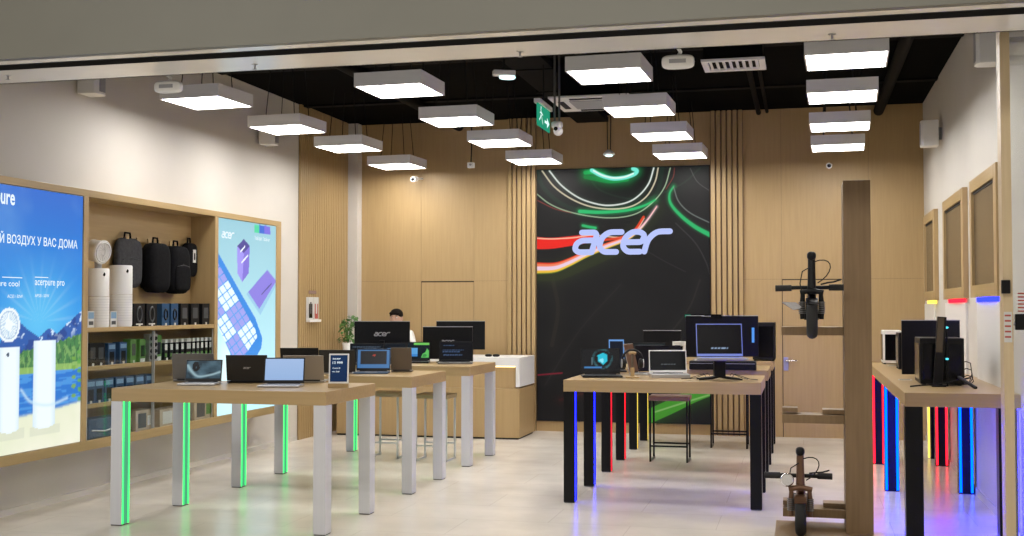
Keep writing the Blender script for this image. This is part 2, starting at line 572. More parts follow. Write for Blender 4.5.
# left wall: white paint, slatted oak panel, white strip
b = MB(); b.box(XL - 0.1, XL, 5.0, YB + .1, 0, ZC + .1, 'white_wall'); struct(b.build('wall_left'))
b = MB()
b.box(XL, XL + 0.006, 12.94, 14.44, 0, ZC, 'wood_gap')
y = 12.94
k = 0
while y < 14.42:
    w_ = 0.036
    b.box(XL + 0.004, XL + 0.032, y, y + w_, 0, ZC, 'wood_v')
    y += w_ + 0.020
    k += 1
o = struct(b.build('trim_7'))
b = MB(); b.box(XL, at(358, 300, Y=14.5).x, 14.47, YB, 0, ZC, 'white_wall'); struct(b.build('trim_10'))
b = MB(); b.box(XL, XL + .02, 7.0, 12.9, 0, 0.05, 'white_wall'); struct(b.build('baseboard_left'))
# right wall
b = MB(); b.box(XR, XR + 0.1, 5.0, YB + .1, 0, ZC + .1, 'white_wall'); struct(b.build('wall_right'))
b = MB(); b.box(XR - .012, XR, 7.2, YB, 0, 0.06, 'white_wall'); struct(b.build('baseboard_right'))
# back wall: oak boards with shadow gaps, two flush doors, slat groups, the screen bay
def bx(px):
    return at(px, 300, Y=YB).x
b = MB()
b.box(XL - .1, XR + .1, YB + 0.012, YB + 0.12, 0, ZC + .1, 'wood_gap')
g = 0.001
def board(x0, x1, z0, z1):
    b.box(x0 + g, x1 - g, YB, YB + 0.02, z0 + g, z1 - g, 'wood_v')
SL0, SL1, SR0, SR1 = bx(508), bx(536.5), bx(711), bx(744)
DX0, DX1 = bx(421), bx(474)
EX0, EX1 = bx(782), bx(782) + 0.86
ZSEAM = 1.90
board(XL, -4.55 + 0.0 if False else DX0, ZSEAM, ZC); board(DX0, bx(474), ZSEAM, ZC); board(bx(474), SL0, ZSEAM, ZC)
board(XL, DX0, 0, ZSEAM); board(DX1, bx(474) + 0.001, 0, ZSEAM); board(DX1, SL0, 0, ZSEAM)
board(SL1, SR0, 3.31, ZC); board(SL1, SR0, 0, 0.128)
board(SR1, EX0, ZSEAM, ZC); board(EX0, bx(870), ZSEAM, ZC); board(bx(870), XR, ZSEAM, ZC)
board(SR1, EX0, 0, ZSEAM); board(EX1, XR, 0, ZSEAM)
for a0, a1 in ((SL0, SL1), (SR0, SR1)):
    n = 6
    p = (a1 - a0) / n
    for i in range(n):
        b.box(a0 + i * p + p * 0.18, a0 + i * p + p * 0.88, YB - 0.045, YB + 0.02, 0, ZC, 'wood_v')
    b.box(a0, a1, YB + .004, YB + .014, 0, ZC, 'wood_dark')
struct(b.build('wall_back'))
b = MB(); b.box(DX0 + .006, DX1 - .006, YB + .006, YB + .03, 0, ZSEAM - .016, 'wood_v')
d = struct(b.build('door_1'))
b = MB(); b.box(EX0 + .008, EX1 - .008, YB + .004, YB + .03, 0, ZSEAM - .012, 'wood_v'); d = struct(b.build('door_2'))
b = MB(); hp = at(786, 363, Y=YB)
b.box(hp.x - .028, hp.x + .028, YB - .008, YB + .006, hp.z - .09, hp.z + .07, 'silver')
b.tube([(hp.x, YB, hp.z + .03), (hp.x, YB - .05, hp.z + .03), (hp.x + .13, YB - .05, hp.z + .03)], 0.010, 'chrome', 8)
b.build('door_handle', d)
# shopfront: fascia, polished soffit with the shutter slot
b = MB()
b.box(-10, 5, YF0 - .06, YF0, ZS, 5.2, 'fascia')
struct(b.build('wall_front'))
b = MB()
for y0, y1, m_ in ((YF0 + .001, 6.44, 'steel'), (6.60, YF1, 'steel')):
    b.box(-9, 4, y0, y1, ZS, ZS + .05, m_)
b.box(-9, 4, 6.42, 6.62, ZS + .03, ZS + .12, 'slot')
b.box(-9, 4, YF1 - .02, YF1, ZS, ZC, 'black_ceil')
b.box(-9, 4, 6.592, 6.5995, ZS + .0005, ZS + .05, 'slot')
struct(b.build('trim_8'))
# wooden jamb and glass pane on the right of the opening
b = MB(); b.box(1.095, 1.147, 7.10, 7.22, 0, ZS + .4, 'wood_light'); struct(b.build('trim_9'))
b = MB(); b.box(1.147, XR, 7.14, 7.15, 0.02, ZS, 'shopglass'); struct(b.build('window_1'))

# ================================================================== LEFT WALL CABINET
XC = -5.50
YA = 6.40
t = thing('display_cabinet', 'long oak wall cabinet framing two lit posters with open shelves and glass doors between them', 'cabinet', (0, 0, 0))
def part(n, mb, p=t, bevel=0.0):
    return mb.build(n, p, bevel)
part('top_board', MB().box(XL, XC, YA, 11.85, 2.435, 2.49, 'wood_y'), bevel=.003)
part('bottom_board', MB().box(XL, XC, YA, 11.85, 0.425, 0.50, 'wood_y'), bevel=.003)
for y0, y1 in ((YA - .06, YA), (8.218, 8.285), (10.365, 10.430), (11.735, 11.85)):
    part('upright', MB().box(XL, XC, y0, y1, 0.50, 2.435, 'wood_v'), bevel=.003)
part('back_panel', MB().box(XL, XC - .26, 8.285, 10.365, 0.50, 2.435, 'wood_y'))
SH = [1.395, 1.085, 0.785]
for z in SH:
    part('shelf', MB().box(XC - .26, XC - .004 if z > 1.3 else XC - .02, 8.285, 10.365, z - .035, z, 'wood_y'), bevel=.002)
for y0, y1 in ((8.29, 9.30), (9.27, 10.36)):
    xx = XC - .008 if y0 < 9 else XC - .014
    gd = part('glass_door', MB().box(xx - .004, xx, y0, y1, 0.505, 1.352, 'glass'))
    for ya, yb in ((y0, y0 + .012), (y1 - .012, y1)):
        MB().box(xx - .006, xx + .002, ya, yb, 0.505, 1.352, 'silver').build('edge_strip', gd)
for yy in [at(q_, 250, X=XC - .2).y for q_ in (126, 137, 148, 159, 170, 190)]:
    pz = at(150, 243, X=XC - .2).z
    part('peg', MB().box(XC - .26, XC - .19, yy - .022, yy + .022, pz - .05, pz, 'wood_y').box(XC - .20, XC - .185, yy - .022, yy + .022, pz - .01, pz + .035, 'wood_y'), bevel=.003)

def LP(px, py):
    p = at(px, py, X=XC)
    return (p.y, p.z)
def art1(U, V):
    A = np.zeros(U.shape + (3,))
    zt, zb = 2.43, 0.49
    h = (V - zb) / (zt - zb)
    n1 = fnoise(U, V, 5, 1)
    n2 = fnoise(U, V, 14, 2)
    top = np.array(lin(20, 100, 200)); mid = np.array(lin(25, 140, 225)); low = np.array(lin(90, 190, 240))
    k = np.clip((V - 1.5) / 0.9, 0, 1)[..., None]
    A[...] = mid * (1 - k) + top * k
    c0, c1 = LP(40, 322)
    r = np.hypot(U - c0, (V - c1) * 1.2)
    mixc(A, low, np.exp(-(r / 0.40) ** 2) * 1.0)
    mixc(A, lin(150, 205, 240), np.clip(n1 * 0.6 + 0.1, 0, 1) * np.clip((V - 1.8) / .3, 0, 1) * 0.32)
    # rays
    a = np.arctan2(V - c1, U - c0)
    mixc(A, lin(190, 230, 250), np.clip(np.sin(a * 22) - 0.4, 0, 1) * np.exp(-((r - .25) / 0.22) ** 2) * 0.3 * (V > c1))
    # mountains
    ridge = [LP(x, y) for x, y in ((-12, 338), (0, 345), (10, 330), (20, 321), (30, 330), (40, 337), (50, 328), (58, 333), (68, 322), (76, 316), (83, 311), (86, 312))]
    def prof(pts, U):
        return np.interp(U, [p[0] for p in pts], [p[1] for p in pts])
    rz = prof([(YA, 1.44)] + ridge, U) + n2 * .012
    mt = (V < rz).astype(float)
    mixc(A, lin(38, 90, 170), mt)
    mixc(A, lin(205, 225, 245), mt * (fnoise(U, V, 30, 3) > 0.25) * np.clip((V - rz + .16) / .1, 0, 1))
    mixc(A, lin(20, 55, 130), mt * (fnoise(U + V, V, 24, 5) > 0.35) * 0.7)
    # forest
    fz = prof([(YA, 1.32)] + [LP(x, y) for x, y in ((0, 352), (20, 352), (40, 348), (58, 342), (72, 337), (86, 333))], U) + fnoise(U, V * 0, 90, 6, 2) * .02
    fr = (V < fz).astype(float)
    mixc(A, lin(70, 130, 75), fr)
    mixc(A, lin(130, 175, 100), fr * (fnoise(U * 2, V, 40, 7) > 0.15) * 0.7)
    mixc(A, lin(30, 85, 60), fr * (fnoise(U * 3, V, 50, 8) > 0.3) * 0.7)
    # meadow on the right, lake, sand
    mz = prof([(YA, 1.20)] + [LP(x, y) for x, y in ((0, 376), (30, 374), (55, 371), (86, 367))], U)
    mixc(A, lin(165, 205, 110), (V < mz + .05) * fr * 0.6)
    lk = (V < mz).astype(float)
    mixc(A, lin(30, 115, 205), lk)
    mixc(A, lin(95, 175, 235), lk * (fnoise(U * 0.5, V * 5, 20, 9) > 0.2) * 0.45)
    sz = prof([(YA, .88)] + [LP(x, y) for x, y in ((0, 421), (22, 417), (45, 412), (60, 408), (86, 400))], U)
    mixc(A, lin(228, 232, 205), (V < sz).astype(float))
    mixc(A, lin(245, 242, 225), (V < sz) * np.clip(n1 + .3, 0, 1) * 0.7)
    mixc(A, lin(200, 215, 200), np.exp(-((V - sz) / .012) ** 2) * .6)
    # leaves at the right
    for i in range(16):
        p = LP(80 + 6 * math.sin(i * 2.1), 352 + i * 3.1)
        d = np.hypot((U - p[0]) * 1.0, (V - p[1]) * 1.6)
        mixc(A, lin(95 + 10 * (i % 3), 165, 70), (d < 0.028) * 0.9)
    # two tall white purifiers with the round fan on the nearer one
    for (xa, xb, yt, yb) in ((0.5, 20, 348, 429), (35, 55.5, 341, 424)):
        (ya_, zt_), (yb_, zb_) = LP(xa, yt), LP(xb, yb)
        sx = (U - ya_) / (yb_ - ya_)
        ins = ((sx > 0) & (sx < 1) & (V < zt_) & (V > zb_ - .02 * np.sin(np.clip(sx, 0, 1) * math.pi))).astype(float)
        mixc(A, lin(236, 246, 250), ins)
        mixc(A, lin(196, 222, 236), ins * np.clip(np.abs(sx - .5) * 2 - .55, 0, 1) * 1.3)
        sh = ((sx > -.15) & (sx < 1.25) & (V < zb_ + .005) & (V > zb_ - .07)).astype(float) * (1 - ins)
        mixc(A, lin(205, 210, 190), sh * 0.5)
    f0, f1 = LP(10, 325)
    ry = abs(LP(21, 325)[0] - f0)
    d = np.hypot((U - f0) / ry, (V - f1) / (ry * 1.02))
    mixc(A, lin(238, 247, 251), (d < 1).astype(float))
    mixc(A, lin(130, 180, 215), ((d < .78) & (np.sin(np.arctan2(V - f1, U - f0) * 24) > 0) & (d > .35)) * 0.55)
    mixc(A, lin(60, 130, 190), (np.abs(d - .8) < .04) * .5)
    p = LP(9, 355)
    mixc(A, lin(30, 60, 90), (np.hypot(U - p[0], V - p[1]) < .016).astype(float))
    # blue water swirl round the far purifier
    sw, _ = dist_line(U, V, [LP(22, 390), LP(32, 402), LP(50, 405), LP(68, 398)])
    mixc(A, lin(200, 230, 245), np.exp(-(sw / .012) ** 2) * .7)
    return A * 1.06
lb = thing('lightbox', 'large lit poster of two white air purifiers before mountains and a lake', 'lightbox', (0, 0, 0), 0, 'lit wall posters')
lb['group'] = 'lit wall posters'
MB().box(XL + .02, XC - .012, YA + .003, 8.215, 0.503, 2.432, 'white_plastic').build('light_case', lb)
art_grid('poster', (XC - .008, 0, 0), (0, 1, 0), (0, 0, 1), YA + .004, 8.213, 0.505, 2.430, 170, 200, art1, M['art'], lb)
b = MB()
def ltext(txt, px, py, w, h, m='text_w', bold=0.0, X=XC - .005):
    y, z = LP(px, py)
    add_text(b, txt, frame((X, y, z), (0, 1, 0), (0, 0, 1)), m, w, h, bold)
y0, y1 = LP(-38, 247)[0], LP(78, 250.5)[0]
z0 = LP(78, 249.8)[1]
add_text(b, 'ЧИСТЫЙ ВОЗДУХ У ВАС ДОМА', frame((XC - .005, y1 - 1.21, z0 - .006), (0, 1, 0), (0, 0, 1)), 'text_w', 1.21, 0.098, 0.012); b.build('lettering', lb); b = MB()
y1, z0 = LP(15.5, 207)
add_text(b, 'acerpure', frame((XC - .005, y1 - .42, z0 - .025), (0, 1, 0), (0, 0, 1)), 'text_w', .42, 0.115, 0.02); b.build('lettering', lb); b = MB()
y1, z0 = LP(20, 287)
add_text(b, 'acerpure cool', frame((XC - .005, y1 - .40, z0 - .01), (0, 1, 0), (0, 0, 1)), 'text_w', .40, 0.055, 0.006); b.build('lettering', lb); b = MB()
y1, z0 = LP(35.5, 287.5)
add_text(b, 'acerpure pro', frame((XC - .005, y1, z0), (0, 1, 0), (0, 0, 1)), 'text_w', .36, 0.055, 0.006); b.build('lettering', lb); b = MB()
y1, z0 = LP(8, 296.5)
add_text(b, 'AC551-50W', frame((XC - .005, y1, z0 - .01), (0, 1, 0), (0, 0, 1)), 'text_w', .17, 0.024); b.build('lettering', lb); b = MB()
y1, z0 = LP(35.5, 296.5)
add_text(b, 'AP551-50W', frame((XC - .005, y1, z0 - .005), (0, 1, 0), (0, 0, 1)), 'text_w', .17, 0.024); b.build('lettering', lb); b = MB()
for px, w in ((3, .22), (35.5, .16)):
    y1, z0 = LP(px, 277.5)
    b.box(XC - .006, XC - .005, y1, y1 + w, z0, z0 + .006, 'text_w')
b.build('underline', lb)

def art2(U, V):
    A = np.zeros(U.shape + (3,))
    k = np.clip((V - 0.5) / 1.9, 0, 1)[..., None]
    A[...] = np.array(lin(190, 238, 248)) * (1 - k) + np.array(lin(140, 190, 205)) * k
    mixc(A, lin(225, 250, 252), np.exp(-((U - 10.7) / .3) ** 2 - ((V - .95) / .35) ** 2))
    def poly(pts, col, w=1.0):
        mixc(A, col, in_poly(U, V, [LP(*p) for p in pts]) * w)
    # blue keyboard slab running down to the right
    poly(((216, 251), (219, 253), (241, 292), (256, 318), (263, 338), (262, 348), (255, 360), (244, 372), (236, 366), (216, 318)), lin(35, 130, 215))
    poly(((216, 262), (236, 300), (252, 328), (254, 340), (240, 360), (232, 356), (216, 318)), lin(90, 165, 230), 0.5)
    # keys
    O = LP(217, 258)
    e1 = Vector((LP(256, 328)[0] - O[0], LP(256, 328)[1] - O[1]))
    e2 = Vector((LP(216, 318)[0] - LP(236, 300)[0], LP(216, 318)[1] - LP(236, 300)[1]))
    e1.normalize(); e2.normalize()
    det = e1.x * e2.y - e1.y * e2.x
    a = ((U - O[0]) * e2.y - (V - O[1]) * e2.x) / det
    c = (e1.x * (V - O[1]) - e1.y * (U - O[0])) / det
    ku, kv = a / .105, c / .105
    cell = ((ku % 1 > .14) & (kv % 1 > .14)).astype(float)
    keyreg = in_poly(U, V, [LP(*p) for p in ((216, 258), (219, 262), (238, 296), (255, 326), (258, 337), (241, 362), (234, 357), (216, 322))])
    violet = ((np.floor(ku / 3) + np.floor(kv / 3)) % 2 == 0)
    mixc(A, lin(222, 240, 250), cell * keyreg)
    mixc(A, lin(140, 140, 222), cell * keyreg * violet * 0.9)
    # violet box
    poly(((238, 246), (244.5, 239), (250.5, 246), (249.5, 273), (243, 282), (238, 273)), lin(118, 105, 205))
    poly(((238, 246), (244.5, 254), (243, 282), (238, 273)), lin(150, 140, 228))
    poly(((238, 246), (244.5, 239), (250.5, 246), (244.5, 253)), lin(60, 55, 140))
    poly(((241, 251), (246, 245), (246, 247), (241, 253)), lin(235, 240, 250))
    poly(((242, 262), (249, 254), (249, 256), (242, 264)), lin(235, 240, 250))
    # violet laptop lid
    poly(((247, 294), (268, 269), (278, 283), (261, 315)), lin(120, 170, 215), .55)
    poly(((249, 292), (268, 270), (277, 281), (260, 309)), lin(128, 118, 212))
    poly(((262, 294), (272, 283), (272.4, 284), (262.4, 295)), lin(60, 60, 140))
    for x0, x1, cc in ((255, 260, lin(60, 200, 150)), (260, 265, lin(40, 95, 200)), (265, 271, lin(110, 100, 210))):
        poly(((x0, 224 + (x0 - 255) * .14), (x1, 224.5 + (x1 - 255) * .14), (x1, 232.5 + (x1 - 255) * .14), (x0, 232 + (x0 - 255) * .14)), cc)
    return A * 1.2
lb2 = thing('lightbox', 'tall pale blue lit poster of a blue keyboard and a violet laptop', 'lightbox', (0, 0, 0), 0, 'lit wall posters')
MB().box(XL + .02, XC - .012, 10.433, 11.732, 0.503, 2.432, 'white_plastic').build('light_case', lb2)
art_grid('poster', (XC - .008, 0, 0), (0, 1, 0), (0, 0, 1), 10.434, 11.731, 0.505, 2.430, 150, 210, art2, M['art'], lb2)
b = MB()
y1, z0 = LP(222, 237)
logo(b, frame((XC - .005, y1, z0), (0, 1, 0), (0, 0, 1)), .26, 'text_w'); b.build('emblem', lb2); b = MB()
y1, z0 = LP(255, 240.5)
add_text(b, 'Твой цвет. Твой acer', frame((XC - .005, y1, z0), (0, 1, 0), (0, 0, 1)), 'text_w', .36, .05, .005)
b.build('lettering', lb2)

# ---- things on the shelves
XS = XC - .09        # usual depth of a thing on the shelf
def yz(px, py, X=XS):
    p = at(px, py, X=X)
    return p.y, p.z
def purifier(px, h, r, head, label):
    y, _ = yz(px - 2, 300)
    t = thing('air_purifier', label, 'air purifier', (XC - .083, y, SH[0]), R(20), 'tall white air purifiers')
    b = MB(); b.lathe([(r * .95, 0), (r, .015), (r, h * .52)], 'white_plastic', 28); b.build('base_cylinder', t)
    b = MB(); b.lathe([(r * .99, h * .525), (r * .985, h - .01), (r * .93, h)], 'white_plastic', 28)
    b.build('upper_cylinder', t)
    b = MB()
    for i in range(10):
        b.torus(r * 1.0005, .0006, 'grey_plastic', 28, 4, Matrix.Translation((0, 0, .05 + i * .022)))
    b.build('intake_grille', t)
    b = MB(); b.add([(r * 1.0 * math.cos(a), r * 1.0 * math.sin(a), h - .06 + .012 * q) for q in (0, 1) for a in (R(-52), R(-42))], [(0, 1, 3, 2)], 'black_gloss'); b.blob((r * .72, -r * .70, h - .05), (.008, .008, .016), 'black_gloss'); b.build('display', t)
    if head:
        T = Matrix.Translation((0, -.02, h + .14)) @ Matrix.Rotation(R(-30), 4, 'Z') @ Matrix.Rotation(R(100), 4, 'Y')
        b = MB(); b.tube([(0, 0, h), (0, 0, h + .06)], .03, 'grey_plastic', 12); b.build('neck', t)
        b = MB(); b.lathe([(.060, -.085), (.088, -.06), (.092, .03), (.100, .05), (.092, .060)], 'white_plastic', 32, T); hd = b.build('fan_head', t)
        b = MB()
        for i in range(16):
            a = i * math.pi / 8
            b.tube([(0.02 * math.cos(a), .02 * math.sin(a), .062), (.085 * math.cos(a + .5), .085 * math.sin(a + .5), .062)], .002, 'white_plastic', 4, T=T)
        b.torus(.078, .006, 'white_plastic', 28, 6, T @ Matrix.Translation((0, 0, .062)))
        b.build('fan_grille', hd)
    return t
z_t1 = yz(99, 268.6)[1] - SH[0]
z_t2 = yz(121, 265.5)[1] - SH[0]
purifier(99, z_t1, .090, True, 'white purifier tower with a tilted round fan head, first thing on the top shelf')
purifier(122, z_t2, .094, False, 'plain white purifier tower without a fan head, beside the grey backpack')
for i, (px, lab) in enumerate(((90.5, 'small blue and white info card in front of the purifier with a fan head'), (113.2, 'small white info card in front of the plain purifier tower'))):
    y, _ = yz(px, 315, XC - .03)
    t = thing('info_card', lab, 'card', (XC - .025, y, SH[0]), 0, 'info cards on the top shelf')
    MB().box(-.004, .0, -.045, .045, 0, .13, 'boxwhite').build('card_face', t)
    MB().box(.0005, .001, -.038, .038, .07, .122, 'boxlblue').box(.0005, .001, -.03, .03, .02, .05, 'boxprint').build('print', t)
    MB().box(-.02, .004, -.045, .045, 0, .004, 'glass').build('stand', t)

def backpack(px, y_top, y_bot, w, d, fab, label, tagged=False, pocket=True):
    y, zt = yz(px, y_top, XC - .19)
    zb = yz(px, y_bot, XC - .19)[1]
    h = zt - zb
    t = thing('backpack', label, 'backpack', (XC - .26 + d / 2 + .012, y, zb), 0, 'backpacks hung on the pegs')
    b = MB(); b.blob((0, 0, h / 2), (d / 2, w / 2, h / 2), fab, .45, .5, 24); b.build('main_bag', t)
    if pocket:
        b = MB(); b.blob((d * .36, 0, h * .33), (d * .22, w * .42, h * .27), fab, .4, .5, 20); pk = b.build('front_pocket', t)
        MB().tube([(d * .50, -w * .34, h * .56), (d * .53, 0, h * .60), (d * .50, w * .34, h * .56)], .004, 'black_plastic', 6).build('zip', pk)
    b = MB(); b.tube([(-.01, -w * .13, h * .97), (-.01, -w * .10, h + .045), (-.01, w * .10, h + .045), (-.01, w * .13, h * .97)], .009, 'blk_fabric', 8); b.build('carry_loop', t)
    b = MB(); b.tube([(-d * .42, -w * .3, h * .9), (-d * .5, -w * .40, h * .5), (-d * .35, -w * .42, h * .1)], .012, 'blk_fabric', 8); b.build('shoulder_strap', t)
    if tagged:
        MB().box(d * .5 + .002, d * .5 + .004, -.02, .035, h * .42, h * .80, 'boxwhite').box(d * .5 + .004, d * .5 + .005, -.005, .02, h * .50, h * .7, 'black_plastic').build('price_tag', t)
    return t
backpack(130.5, 238, 288, .40, .075, 'gry_fabric', 'grey fabric backpack hanging from a wooden peg, nearest of the bags')
backpack(154.5, 243, 293, .345, .15, 'blk_fabric', 'plain black backpack hanging between the grey one and another black one', pocket=False)
backpack(174.5, 246, 294, .33, .155, 'blk_fabric', 'black backpack with a front pocket, third bag along the pegs')
backpack(191, 243, 277, .20, .09, 'blk_fabric', 'small black shoulder bag with a white price tag, last on the pegs', True, False)

def retail_box(px, top_y, z0, w, d, col, label, group, X=None, face=None, tagm=True, tilt=0.0, hh=None):
    X = XC - .03 if X is None else X
    y, zt = yz(px, top_y, X)
    h = hh or (zt - z0)
    t = thing('boxed_accessory', label, 'box', (X - d / 2, y, z0), R(tilt), group)
    MB().box(-d / 2, d / 2, -w / 2, w / 2, 0, h, col).build('carton', t, .002)
    if face:
        b = MB()
        if face == 'headset':
            T = Matrix.Translation((d / 2 + .002, 0, h * .52)) @ Matrix.Rotation(R(90), 4, 'Y')
            b.torus(w * .22, .006, 'boxprint', 16, 5, T @ Matrix.Scale(1.7, 4, (1, 0, 0)))
            b.box(d / 2 + .0005, d / 2 + .0015, -w * .3, w * .3, h * .06, h * .12, 'boxwhite')
        elif face == 'cable':
            T = Matrix.Translation((d / 2 + .002, 0, h * .5)) @ Matrix.Rotation(R(90), 4, 'Y')
            b.torus(w * .22, .007, 'black_plastic', 16, 5, T @ Matrix.Scale(1.6, 4, (1, 0, 0)))
        elif face == 'band':
            b.box(d / 2 + .0005, d / 2 + .0015, -w * .4, w * .4, h * .72, h * .92, 'boxlblue')
            b.box(d / 2 + .0005, d / 2 + .0015, -w * .3, w * .3, h * .1, h * .6, 'black_plastic')
        elif face == 'plain':
            b.box(d / 2 + .0005, d / 2 + .0015, -w * .3, w * .3, h * .3, h * .8, 'boxprint')
        elif face == 'phone':
            b.box(d / 2 + .0005, d / 2 + .0015, -w * .3, w * .35, h * .25, h * .72, 'black_plastic')
            b.box(d / 2 + .0005, d / 2 + .0015, -w * .4, w * .4, h * .02, h * .16, 'boxwhite')
        b.build('printed_front', t)
    if tagm:
        MB().box(d / 2 + .002, d / 2 + .005, -.013, .013, .0, .022, 'boxwhite').build('price_tag', t)
    return t
G1 = 'boxed accessories along the top shelf'
for px, w, col, fc, lab in ((139.5, .17, 'boxblack', 'headset', 'black headset box on the top shelf, nearest to the purifiers'),
                            (152, .17, 'boxblack', 'headset', 'black headset box on the top shelf, second from the purifiers'),
                            (165.8, .125, 'boxblue', 'cable', 'blue cable box on the top shelf, left of the blue pair'),
                            (174.8, .125, 'boxblue', 'cable', 'blue cable box on the top shelf, right of the blue pair'),
                            (184.7, .14, 'boxblack', 'plain', 'black box on the top shelf just right of the blue pair'),
                            (195.3, .15, 'boxblack', 'plain', 'black box on the top shelf, last but one to the right'),
                            (206.0, .14, 'boxblack', 'plain', 'black box at the far right end of the top shelf')):
    retail_box(px, 303.5, SH[0], w, .09, col, lab, G1, face=fc)
G2 = 'boxed accessories behind glass on the second shelf'
for i, (px, ty, w, col, fc, lab, tl) in enumerate((
        (93, 343, .11, 'boxblack', 'plain', 'dark box at the near end of the second shelf, behind glass', 0),
        (101, 343, .12, 'boxblack', 'plain', 'dark box second from the near end of the second shelf', 0),
        (112, 343, .11, 'boxblue', 'band', 'blue accessory pack on the second shelf, left of two', 0),
        (123.5, 342, .11, 'boxblue', 'band', 'blue accessory pack on the second shelf, right of two', 0),
        (133.5, 339, .12, 'boxgreen', 'plain', 'dark green case box standing on the second shelf', 8),
        (142.5, 339, .12, 'boxgreen', 'phone', 'lighter green case box with a dark picture on the second shelf', 8),
        (158.7, 335, .10, 'boxgreen', 'phone', 'bright green and white box beside the perforated grey rack', 0))):
    retail_box(px, ty, SH[1], w, .07, col, lab, G2, X=XC - .04, face=fc, tilt=tl)
y, _ = yz(150.5, 345, XC - .06)
t = thing('display_rack', 'grey perforated rack holding small round items on the second shelf', 'rack', (XC - .06, y, SH[1]))
MB().box(-.03, .03, -.065, .065, 0, .24, 'silver').build('rack_body', t, .002)
b = MB()
for j in range(4):
    for i in (-1, 1):
        b.blob((.032, i * .033, .035 + j * .055), (.012, .02, .018), 'black_plastic')
b.build('round_items', t)
# small bottles and mice with white caps
t0 = None
n = 0
for row, (a0, a1, cnt) in enumerate(((164, 186, 5), (187.5, 208.5, 6))):
    for i in range(cnt):
        px = a0 + (a1 - a0) * i / (cnt - 1)
        y, _ = yz(px, 350, XC - .05)
        lab = 'slim white-capped accessory pack, %s in the %s bunch on the second shelf' % (['first', 'second', 'third', 'fourth', 'fifth', 'sixth'][i], ['nearer', 'farther'][row])
        if t0 is None:
            t0 = thing('accessory_pack', lab, 'accessory pack', (XC - .05, y, SH[1]), 0, 'slim accessory packs on the second shelf')
            MB().box(-.035, .02, -.028, .028, 0, .155, 'boxblack').build('pack_body', t0, .003)
            MB().box(.0205, .022, -.02, .02, .09, .14, 'boxwhite').box(.0205, .022, -.02, .015, .03, .06, 'boxgreen').box(-.03, .022, -.02, .02, .155, .185, 'boxwhite').build('hanger_card', t0)
            MB().box(.03, .033, -.012, .012, 0, .022, 'boxwhite').build('price_tag', t0)
            c = t0
        else:
            c = copy_tree(t0)
            c.location = (XC - .05, y, SH[1])
            c['label'] = lab
        n += 1
G3 = 'blue boxes on the third shelf'
for i, px in enumerate((91, 99.5, 109.5, 120, 130, 140, 150)):
    retail_box(px, 378 - i * .9, SH[2], .125, .08, 'boxblue', 'blue accessory box with a pale band on the third shelf, %s from the near end' % ['first', 'second', 'third', 'fourth', 'fifth', 'sixth', 'seventh'][i], G3, X=XC - .04, face='band', hh=.19)
for i, px in enumerate((159, 167, 174)):
    retail_box(px, 380, SH[2], .07, .05, 'boxwhite', 'tiny white accessory box on the third shelf, %s right of the blue boxes' % ['first', 'second', 'third'][i], 'tiny white boxes on the third shelf', X=XC - .04, face='plain', hh=.05, tagm=False)
# bottom shelf
t = thing('plastic_crate', 'low blue-grey glossy package on the bottom shelf behind glass', 'package', (XC - .1, yz(99, 430)[0], .50))
MB().box(-.07, .07, -.24, .24, 0, .16, 'blue_body').build('package_body', t, .01)
MB().tube([(.072, -.2, .07), (.072, 0, .05), (.072, .2, .075)], .008, 'silver', 6).build('band', t)
for px, w, h, lab in ((139, .30, .17, 'carton with grey pictures on the bottom shelf, nearest of three'), (165, .38, .15, 'plain brown carton on the bottom shelf, middle of three'), (198, .36, .20, 'tall pale carton with a green picture on the bottom shelf, farthest of three')):
    t = thing('carton_box', lab, 'box', (XC - .1, yz(px, 425)[0], .50), 0, 'cartons on the bottom shelf')
    MB().box(-.07, .07, -w / 2, w / 2, 0, h, 'card').build('carton', t, .003)
    MB().box(.0705, .0715, -w * .38, w * .05, h * .12, h * .85, 'boxwhite' if w > .3 and h < .16 else 'boxprint').box(.0705, .0715, w * .12, w * .4, h * .2, h * .7, 'boxgreen' if h > .18 else 'boxwhite').build('printed_front', t)

